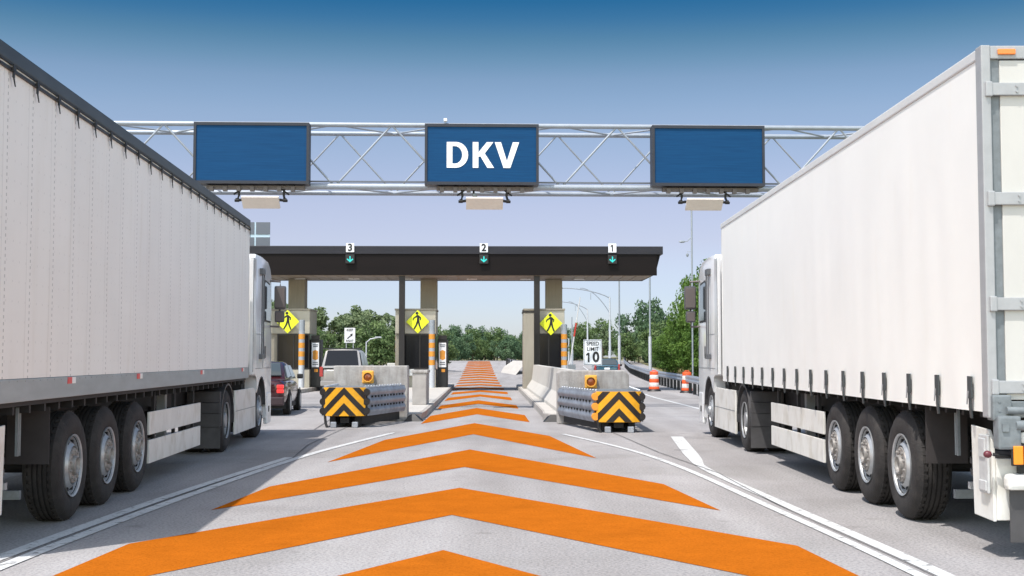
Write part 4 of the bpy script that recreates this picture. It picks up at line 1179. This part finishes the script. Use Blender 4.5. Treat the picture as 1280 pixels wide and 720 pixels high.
        for path in (((.05, 16.2, 3.16), (-.18, 16.27, 3.15), (-.18, 16.27, 3.04)), ((.05, 16.25, 2.22), (-.16, 16.27, 2.21), (-.16, 16.27, 2.32)), ((-.17, 16.27, 2.5), (-.17, 16.27, 2.6))):
            B(MB().tube([(X(p[0]), p[1], p[2]) for p in path], .021, 8), 'mirror_arm', 'brown_trim')
        wheel_v = arch_c-.0
        if sd == 0: wheel(t, .07, wheel_v, s, mir, 'steer')
        else:
            far = wheel(t, .07, wheel_v, s, mir, 'steer'); far.location.x = (W-.07)*(-1 if mir else 1); far.rotation_euler = (0, 0, math.pi)
    B(MB().tube([(.5, arch_c, .5), (W-.5, arch_c, .5)], .07, 12), 'axle', 'chassis')
    # windscreen, grille, sun visor (face away from us but real)
    B(MB().poly([(.22, VF-.075, 1.95), (W-.22, VF-.075, 1.95), (W-.22, VF-.0, 1.95), (.22, VF, 1.95)]).prism([(VF-.03, 1.95), (VF+.012, 1.95), (VF-.10, 2.95), (VF-.14, 2.95)], 'x', .20, W-.20), 'windscreen', 'darkglass', parent=cab)
    B(MB().box(.45, W-.45, VF+.001, VF+.02, .75, 1.65, .01), 'grille', 'black', parent=cab)
    B(MB().box(.2, .5, VF-.01, VF+.03, .55, .75, .02).box(W-.5, W-.2, VF-.01, VF+.03, .55, .75, .02), 'headlight', 'reflect_white', parent=cab)
    B(MB().box(.25, W-.25, VR-.1, 16.1, .95, 1.2), 'engine_bay', 'chassis')
    B(MB().tube([(1.2, VR+.1, 3.56), (1.2, VR+.1, 3.72)], .012, 6), 'aerial', 'black')
    return t
truck(+1, (3.735, 9.80, 0), math.atan(-16/1560), 'white lorry at right with buckled white curtain trailer and orange marker lamp')
truck(-1, (-4.07, 9.72, 0), math.atan(90/1560), 'white lorry at left with stitched grey white trailer, dark roof rail and grey side rail')

# ------------------------------------------------------------------ cars
def car(name, loc, rz, label, paint, low, W, L, H, belt, roof_pts, glass='darkglass', tail='tail_off', rear_glass=True, kind='sedan', clear=.20, rt=.32):
    """rear at y=0, front at y=L, centred on x"""
    t = thing(name, loc, label, 'car', rz=rz)
    hw = W/2
    # lower body loft along y
    st = [(.0, .82, .50, belt*.93), (.06, .93, .30, belt*.98), (.35, .985, clear, belt), (L*.3, 1.0, clear, belt), (L*.55, 1.0, clear, belt-.01), (L*.72, .99, clear, belt*.96), (L*.93, .93, clear+.03, belt*.84), (L-.05, .85, .30, belt*.74), (L, .72, .38, belt*.62)]
    rings = []
    for y, wf, z0, z1 in st:
        w2 = hw*wf; zm = (z0+z1)*.52; cr_ = .06 if kind == 'suv' and y < L*.6 else 0
        rings.append([(-w2*.80, y, z0), (-w2*.96, y, z0+.09), (-w2, y, zm), (-w2*.97, y, z1-.12), (-w2*.90, y, z1-.02), (-w2*.55, y, z1+.01-cr_), (0, y, z1+.02-cr_),
                      (w2*.55, y, z1+.01-cr_), (w2*.90, y, z1-.02), (w2*.97, y, z1-.12), (w2, y, zm), (w2*.96, y, z0+.09), (w2*.80, y, z0)])
    body = MB().loft(rings).build('body', M[paint], t, smooth=True, subsurf=1)
    # cabin: painted roof shell with glass panes set 6 mm proud
    y0, y1, y2, y3 = roof_pts   # rear glass base, roof rear, roof front, windscreen base
    wb, wt = hw*.90, hw*.72
    zb_, zr = belt-.02, H
    def ring(y, wbot, wtop, ztop):
        return [(-wbot, y, zb_), (-wtop-.02, y, ztop-.08), (-wtop+.08, y, ztop-.01), (0, y, ztop+.02), (wtop-.08, y, ztop-.01), (wtop+.02, y, ztop-.08), (wbot, y, zb_)]
    cr = [[(-wb, y0, zb_), (-wb*.98, y0+.01, zb_+.02), (-wb*.8, y0+.01, zb_+.03), (0, y0, zb_+.03), (wb*.8, y0+.01, zb_+.03), (wb*.98, y0+.01, zb_+.02), (wb, y0, zb_)],
          ring(y1, wb, wt, zr-.02), ring((y1+y2)/2, wb, wt+.02, zr), ring(y2, wb, wt, zr-.03),
          [(-wb, y3, zb_), (-wb*.98, y3-.01, zb_+.02), (-wb*.8, y3-.01, zb_+.03), (0, y3, zb_+.03), (wb*.8, y3-.01, zb_+.03), (wb*.98, y3-.01, zb_+.02), (wb, y3, zb_)]]
    MB().loft(cr).build('roof', M[paint], t, smooth=True)
    g = M[glass]
    def pane(name, quad, off):
        q = [Vector(p) for p in quad]; n = (q[1]-q[0]).cross(q[3]-q[0]).normalized()
        if n.dot(Vector(off)) < 0: n = -n
        b = MB(); A = [b.bm.verts.new(p+n*.034) for p in q]; C_ = [b.bm.verts.new(p+n*.002) for p in q]
        b._f(A); b._f(C_[::-1])
        for i in range(4): b._f([A[i], C_[i], C_[(i+1) % 4], A[(i+1) % 4]])
        return b.build(name, g, t)
    k = .10
    dz = (zr-.10-zb_)
    pane('rear_window', [(-wb*.84, y0+.02+(y1-y0)*.10, zb_+.10), (wb*.84, y0+.02+(y1-y0)*.10, zb_+.10), (wt*.90, y1-.03, zr-.06), (-wt*.90, y1-.03, zr-.06)], (0, -1, .5))
    pane('windscreen', [(-wb*.84, y3-.02-(y3-y2)*.10, zb_+.10), (wb*.84, y3-.02-(y3-y2)*.10, zb_+.10), (wt*.90, y2+.03, zr-.07), (-wt*.90, y2+.03, zr-.07)], (0, 1, .5))
    for sx in (-1, 1):
        ym = (y1+y2)/2
        def sp(y, f):   # point on the side at height fraction f
            return (sx*(wb+(wt+.02-wb)*f), y, zb_+(zr-.08-zb_)*f)
        pane('side_window', [sp(y1+.05-(y1-y0)*.55, .12), sp(ym-.05, .12), sp(ym-.05, .90), sp(y1+.02, .90)], (sx, 0, .2))
        pane('side_window', [sp(ym+.05, .12), sp(y2+(y3-y2)*.55, .12), sp(y2-.02, .90), sp(ym+.05, .90)], (sx, 0, .2))
        MB().box(sx*(hw+.0), sx*(hw+.17), y2+.12, y2+.22, belt-.02, belt+.12, .03).build('side_mirror', M[low] if kind == 'suv' else M['black'], t)
        hb = belt*.62
        tl = MB().box(sx*hw*.70, sx*hw*.90, -.035, .10, hb+.13, hb+.23, .02).box(sx*hw*.70, sx*hw*.90, -.035, .10, hb+.01, hb+.11, .02) if kind == 'sedan' else MB().box(sx*hw*.82, sx*hw*.965, -.02, .14, hb+.02, hb+.46, .02)
        tl.build('tail_lamp', M[tail], t)
        for yy in (L*.20, L*.82):
            MB().lathe([(0, rt-.10), (-.02, rt-.02), (.0, rt), (.16, rt), (.18, rt-.02), (.16, rt-.10)], (sx*(hw-.005), yy, rt), 'x', 28, sgn=-sx).build('wheel', M['tyre'], t, smooth=True)
            wobj = t.children[-1] if False else None
            MB().lathe([(-.012, rt-.11), (-.004, rt-.13), (.02, .07), (.0, .05), (0, .0001)], (sx*(hw+.002), yy, rt), 'x', 20, sgn=-sx).build('wheel_trim', M['rim'], t, smooth=True)
            MB().lathe([(0, rt+.05), (-.006, rt+.05)], (sx*(hw-.012), yy, rt+.01), 'x', 28, sgn=-sx).build('wheel_arch', M['black'], t)
    MB().box(-hw*.92, hw*.92, -.07, .10, .28, .52, .04).build('rear_bumper', M[low], t)
    MB().box(-.26, .26, -.085, -.06, belt*.62, belt*.62+.15).build('licence_plate', M['sign_white'], t) if kind == 'sedan' else MB().box(-.20, .20, -.03, .02, belt*.70, belt*.70+.14).build('licence_plate', M['sign_white'], t)
    MB().box(-hw*.9, hw*.9, L*.08, L-.1, .18, .34).build('underbody', M['chassis'], t)
    if kind == 'suv':
        for sx in (-1, 1): MB().tube([(sx*wt*.85, y1+.1, zr+.05), (sx*wt*.87, y2-.1, zr+.05)], .022, 8).tube([(sx*wt*.85, y1+.15, zr-.02), (sx*wt*.85, y1+.15, zr+.05)], .02, 6).tube([(sx*wt*.87, y2-.15, zr-.02), (sx*wt*.87, y2-.15, zr+.05)], .02, 6).build('roof_rack', M['black'], t)
        MB().box(-hw*.85, hw*.85, y1+.0, y1+.16, zr-.005, zr+.05, .01).build('spoiler', M['black'], t)
    return t
car('sedan', (-6.95, 33.6, 0), R(4.5), 'dark red sedan with lit brake lamp, partly hidden by the left truck cab', 'sedan', 'sedan_low', 1.80, 4.75, 1.46, .98, (.55, 1.25, 2.75, 3.55), glass='glass_tint', tail='tail')
car('estate_car', (-7.72, 56.6, 0), R(1.5), 'silver large car with dark rear window stopped beyond the left crash cushion', 'suv', 'suv_low', 2.04, 4.9, 1.95, 1.12, (.02, .38, 2.8, 3.75), kind='suv', rt=.38)
car('estate_car', (7.0, 92.0, gz(92)), R(-4), 'dark blue car far off behind the speed limit sign', 'blue_car', 'black', 1.95, 4.8, 1.38, .86, (.02, .45, 2.6, 3.6), glass='glass_tint', kind='suv', rt=.36)

# ------------------------------------------------------------------ signs
t = thing('speed_limit_sign', (2.68, 41.5, .0), 'white speed limit 10 sign behind the right concrete block', 'speed limit sign')
MB().box(-.305, .305, -.02, 0, 1.32, 2.17, .01).build('sign_plate', M['sign_white'], t)
MB().box(-.285, .285, -.024, -.021, 1.34, 1.352).box(-.285, .285, -.024, -.021, 2.138, 2.15).box(-.285, -.275, -.024, -.021, 1.352, 2.138).box(.275, .285, -.024, -.021, 1.352, 2.138).build('sign_border', M['black_glyph'], t)
text_mesh('sign_text', 'SPEED', .175, M['black_glyph'], t, (0, -.026, 2.03), bold=.0018, sx=.88)
text_mesh('sign_text', 'LIMIT', .175, M['black_glyph'], t, (0, -.026, 1.85), bold=.0018, sx=.95)
text_mesh('sign_text', '0', .46, M['black_glyph'], t, (.105, -.026, 1.575), bold=.016, sx=.95)
one_glyph(t, 'sign_text', -.135, -.021, 1.415, .32)
MB().box(-.03, .03, .002, .05, 0, 2.1).build('sign_post', M['galv'], t)
t = thing('keep_right_sign', (-9.35, 72, 0), 'small white keep right sign with slanted arrow behind the silver car', 'traffic sign')
MB().box(-.31, .31, -.02, 0, 2.42, 3.28, .01).build('sign_plate', M['sign_white'], t)
text_mesh('sign_text', 'KEEP', .19, M['black_glyph'], t, (0, -.026, 3.15), bold=.002, sx=.9)
text_mesh('sign_text', 'RIGHT', .17, M['black_glyph'], t, (0, -.026, 2.53), bold=.002, sx=.85)
b = MB().prism([(-.16, 2.68), (.05, 2.86), (.02, 2.91), (.17, 2.96), (.13, 2.78), (.09, 2.82), (-.12, 2.64)], 'y', -.026, -.021); b.build('arrow', M['black_glyph'], t)
for sx in (-.2, .2): MB().tube([(sx, .03, 0), (sx, .03, 3.2)], .03, 8).build('sign_post', M['galv'], t)

# toll gate arm raised beside the right booth
t = thing('gate_arm', (3.15, 66.0, .17), 'raised red and white barrier arm beside the right booth', 'barrier gate')
MB().box(-.2, .2, -.2, .2, 0, 1.05, .03).build('gate_cabinet', M['pole_grey'], t)
a = Vector((-.10, 0, 1.0)); d = Vector((.56, 0, 3.6))
MB().tube([a, a+d*.42], .035, 8).build('lower_arm', M['sign_white'], t)
MB().tube([a+d*.42, a+d*.62], .045, 8).build('red_band', M['gate_red'], t)
MB().tube([a+d*.62, a+d], .026, 8).build('upper_arm', M['sign_white'], t)

# ------------------------------------------------------------------ light poles
def gzz(x, y): return gz(y)+bank(x, y)
def street_light(X, Y, H, arm, label):
    t = thing('street_light', (X, Y, gzz(X, Y)), label, 'street light', group='street lights with arched arms beyond the canopy')
    MB().tube([(0, 0, 0), (0, 0, H*.5), (0, 0, H)], .13, 12, r2=.07).build('pole', M['pole_white'], t, smooth=True)
    n = 10
    up = [(-arm*(i/n), 0, H-.15+ .95*math.sin(math.pi/2*(i/n)**.8)) for i in range(n+1)]
    lo = [(-arm*.62*(i/n), 0, H-1.6+ 2.4*math.sin(math.pi/2*(i/n)**.9)) for i in range(n+1)]
    MB().tube(up, .05, 8).tube(lo, .04, 8).tube([(-arm*.4, 0, H+.45-.10), (-arm*.4, 0, H+.25-.95+.4)], .03, 6).build('arm', M['pole_grey'], t, smooth=True)
    e = up[-1]
    MB().lathe([(-.45, .04), (-.3, .11), (.1, .14), (.35, .05)], (e[0]-.25, 0, e[2]), 'x', 12).xf(Matrix.Identity(4)).build('lamp_head', M['pole_grey'], t, smooth=True)
street_light(9.25, 118, 6.9, 4.5, 'nearer arched street light between speed sign and first plain pole')
street_light(8.95, 148, 6.5, 3.6, 'farther arched street light just above the speed limit sign')
street_light(8.1, 178, 3.2, 3.2, 'smallest arched street light, far off right of the booth')
def mast(X, Y, H, label, r=.12, seg2=True):
    t = thing('light_mast', (X, Y, gzz(X, Y)), label, 'pole', group='plain tall poles beyond the canopy')
    MB().tube([(0, 0, 0), (0, 0, H*.35)], r, 12).build('lower_pole', M['pole_white'], t, smooth=True)
    MB().tube([(0, 0, H*.35), (0, 0, H)], r*.55, 10).build('upper_pole', M['pole_grey'], t, smooth=True)
mast(8.6, 100, 9.0, 'left one of two tall plain poles seen under canopy edge')
mast(9.95, 90, 8.6, 'right one of two tall plain poles, below the canopy tip')
mast(4.7, 98, 4.6, 'short pale pole right of the right booth striped post', r=.07)
mast(7.3, 150, 4.6, 'short thin pole just left of the speed limit sign', r=.06)
mast(12.0, 155, 4.2, 'short pole between the trees on the right', r=.07)
t = thing('camera_mast', (12.0, 83, gzz(12.0, 83)), 'thin mast with lamp arm and small camera, rising beside the right truck cab', 'camera mast')
MB().tube([(0, 0, 0), (0, 0, 11.4)], .06, 10).build('mast', M['pole_grey'], t, smooth=True)
MB().tube([(0, 0, 9.6), (-.3, 0, 9.3), (-.7, 0, 9.25)], .03, 8).lathe([(-.25, .03), (-.1, .09), (.1, .07), (.2, .02)], (-.62, 0, 9.27), 'x', 10).build('lamp_arm', M['pole_grey'], t)
MB().tube([(0, 0, 8.6), (-.3, 0, 8.6), (-.3, 0, 8.45)], .02, 6).lathe([(-.15, .04), (-.05, .09), (.05, .09), (.08, .02)], (-.3, 0, 8.4), 'z', 10).build('camera_dome', M['pole_grey'], t)
t = thing('lamp_post', (-9.1, 78, gz(78)), 'small white lamp arm beside the keep right sign', 'street light')
MB().tube([(0, 0, 0), (0, 0, 2.55)], .04, 8).build('pole', M['pole_white'], t)
MB().tube([(0, 0, 2.5), (.25, 0, 2.72), (.75, 0, 2.82)], .035, 8).box(.55, .95, -.08, .08, 2.79, 2.87, .02).build('lamp_arm', M['pole_white'], t)
o = MB().box(0, 3.4, 0, .3, 0, .42, .05).build('low_wall', M['barrier'], loc=(-8.4, 84, gz(84)+.75)); 
tag(o, 'low white wall at right of the silver car, beneath the trees', 'wall')
MBs = MB().box(0.2, .5, .05, .25, -.8, .0).box(2.9, 3.2, .05, .25, -.8, .0).build('wall_support', M['chassis'], o)

# ------------------------------------------------------------------ trees
def crown_mesh(name, seed, W, H, m, clumps=46, leaves=95, leaf_s=.20, base=.18):
    rg = random.Random(seed); verts = []; faces = []
    cl = []
    for i in range(clumps):
        while True:
            p = Vector((rg.uniform(-1, 1), rg.uniform(-1, 1), rg.uniform(-1, 1)))
            if .25 < p.length < 1: break
        zz = base*H+(H*(1-base))*(.5+.5*p.z)
        taper = 1.0-.35*max(0, p.z)**2
        q = Vector((p.x*W/2*taper, p.y*W/2*taper, zz))
        cl.append((q, rg.uniform(.10, .19)*W*.9))
    for q, r in cl:
        for k in range(leaves):
            d = Vector((rg.gauss(0, 1), rg.gauss(0, 1), rg.gauss(0, 1))).normalized()*r*(rg.random()**.4)
            d.z *= .75
            c = q+d
            n = (d.normalized()*.6+Vector((rg.gauss(0, .6), rg.gauss(0, .6), rg.gauss(.4, .5)))).normalized()
            u = n.orthogonal().normalized(); a = rg.uniform(0, 6.28); v = n.cross(u)
            u2 = u*math.cos(a)+v*math.sin(a); v2 = n.cross(u2)
            s = leaf_s*rg.uniform(.6, 1.35)
            i0 = len(verts)
            verts += [c-u2*s-v2*s*.35, c+v2*s*-.55, c+u2*s+v2*s*.1, c+v2*s*.6]
            faces.append((i0, i0+1, i0+2, i0+3))
    me = bpy.data.meshes.new(name); me.from_pydata([tuple(v) for v in verts], [], faces); me.materials.append(m)
    return me, cl
protos = []
def make_proto(seed, W, H, m, **k):
    me, cl = crown_mesh('crown', seed, W, H, m, **k)
    root = bpy.data.objects.new('tree', None); COL.objects.link(root)
    c = bpy.data.objects.new('crown', me); COL.objects.link(c); c.parent = root
    b = MB().tube([(0, 0, -.6), (.05, .03, H*.2), (-.04, .05, H*.45), (.03, 0, H*.7)], .028*H, 8, r2=.010*H)
    rg = random.Random(seed+5)
    for q, r in rg.sample(cl, min(12, len(cl))):
        z0 = max(.18*H, q.z*.45); st = Vector((0, 0, z0)); mid = (st+q)/2+Vector((0, 0, -.04*H))
        b.tube([st, mid, q], .010*H, 5, r2=.003*H)
    b.build('trunk', M['bark'], root)
    return root
PA = make_proto(11, 5.2, 6.0, M['leaf_b'], clumps=50, leaves=85, leaf_s=.17, base=.22)
PB = make_proto(12, 5.8, 5.2, M['leaf_a'], clumps=52, leaves=85, leaf_s=.17, base=.10)
PC = make_proto(13, 6.4, 5.0, M['leaf_c'], clumps=54, leaves=90, leaf_s=.18, base=.03)
PD = make_proto(14, 6.4, 7.6, M['leaf_d'], clumps=80, leaves=120, leaf_s=.15, base=.05)
PE = make_proto(15, 4.0, 5.6, M['leaf_b'], clumps=30, leaves=80, leaf_s=.17, base=.25)
used = set(); TREES = {}
ORD = 'first second third fourth fifth sixth seventh eighth ninth tenth eleventh twelfth thirteenth fourteenth fifteenth sixteenth seventeenth eighteenth nineteenth twentieth'.split()
ORD += ['twenty '+o for o in ORD[:9]]
def plant(proto, x, y, hs, ws, label, group):
    src = proto
    if proto not in used: o = proto; used.add(proto)
    else: o = copy_tree(proto)
    o.location = (x, y, gzz(x, y)-.05); o.rotation_euler = (0, 0, rnd.uniform(0, 6.28)); o.scale = (ws, ws, hs)
    tag(o, label, 'tree', group); TREES.setdefault(group, []).append((x/y, o, label))
# specification: (proto, x, y, height m, width scale)
left_grp = [ # behind the silver car, between left and middle booths
 (PE, -15.0, 98, 5.2, 1.0), (PA, -17.8, 104, 5.6, 1.0), (PA, -12.9, 100, 4.9, .80), (PA, -11.6, 104, 5.3, .95), (PE, -9.3, 99, 4.5, .85),
 (PA, -8.6, 106, 5.2, .9), (PB, -10.6, 96, 4.1, .75), (PA, -20.6, 106, 6.0, 1.1), (PB, -14.6, 93, 3.6, .7), (PE, -13.6, 108, 5.6, .9), (PB, -7.0, 112, 4.0, .7)]
H0 = {PA: 6.0, PB: 5.2, PC: 5.0, PD: 7.6, PE: 5.6}
for i, (p, x, y, h, ws) in enumerate(left_grp):
    plant(p, x, y, h/H0[p], ws, 'olive green tree in the clump beyond the silver car', 'trees between the left and middle booths')
mid_spec = []
rg = random.Random(3)
for i in range(22):
    x = -20+i*1.55+rg.uniform(-.5, .5); y = 186+rg.uniform(-6, 12)
    h = 3.9+rg.uniform(-.5, .6)+ (0.4 if -12 < x < -2 else 0)
    plant((PC, PB, PC, PB)[i % 4], x, y, h/H0[(PC, PB, PC, PB)[i % 4]], .72, 'dense tree in distant row past the chevrons', 'distant row of trees past the chevrons')
for i in range(12):
    x = -24+i*3.2+rg.uniform(-1, 1); y = 214+rg.uniform(-5, 8)
    plant(PC, x, y, (5.3+rg.uniform(-.5, .5))/5, 1.0, 'dark tree in the back row behind the distant row', 'back row of trees behind the distant row')
for i, (p, x, y, h, ws) in enumerate([(PB, 9.5, 165, 5.0, .8), (PB, 12.5, 172, 5.6, .9), (PC, 15.2, 150, 7.0, .9), (PC, 18.0, 152, 7.2, .95), (PB, 16.5, 140, 4.6, .85), (PB, 19.4, 138, 4.6, .8), (PA, 21.3, 150, 5.0, .9), (PB, 13.2, 143, 3.5, .6), (PE, 10.9, 150, 4.2, .7), (PC, 23.5, 158, 5.6, 1.0)]):
    plant(p, x, y, h/H0[p], ws, 'rounded tree behind the tall poles', 'trees behind the tall poles')
for i, (p, x, y, h, ws) in enumerate([(PD, 14.9, 90, 8.3, .80), (PD, 17.6, 92, 9.0, 1.0), (PD, 13.5, 88, 5.4, .66), (PD, 12.2, 95, 3.9, .5), (PD, 13.1, 90, 7.4, .52), (PD, 20.5, 96, 9.5, 1.1), (PD, 15.9, 80, 4.6, .75), (PB, 12.7, 101, 4.0, .7), (PD, 18.5, 82, 6.8, .9)]):
    plant(p, x, y, h/H0[p], ws, 'bright green tree by the right truck cab', 'bright green trees beside the right truck')
# far hedge line closing the horizon at both sides
for i in range(26):
    x = (-46+i*1.9) if i < 10 else (24+(i-10)*2.6)
    y = 150+rg.uniform(-14, 14)
    plant((PC, PB, PA)[i % 3], x, y, rg.uniform(4.6, 6.6)/H0[(PC, PB, PA)[i % 3]], 1.05, 'green tree in the far belt at the sides', 'far side belt of trees')
for gname, lst in TREES.items():
    lst.sort(key=lambda q: q[0])
    for i, (_, o, lb) in enumerate(lst): o['label'] = f'{lb}, {ORD[i]} from the left'
# dry grass tufts along the verge
b = MB(); rg = random.Random(9)
for i in range(5200):
    y = rg.uniform(50, 130); e = road_r(y)
    x = e+.3+abs(rg.gauss(0, 1.6)); z = gzz(x, y)-.03; h = rg.uniform(.12, .34)
    a = rg.uniform(0, 3.14); dx, dy = math.cos(a)*.05, math.sin(a)*.05
    b.poly([(x-dx, y-dy, z), (x+dx, y+dy, z), (x+rg.uniform(-.06, .06), y+rg.uniform(-.06, .06), z+h)])
g = b.build('verge_grass', mat('dry_grass_blades', (.34, .27, .12), .9, var=.5, scale=2), recalc=False)
tag(g, 'dry brown grass along the right verge behind the guardrail', 'grass', kind='stuff')
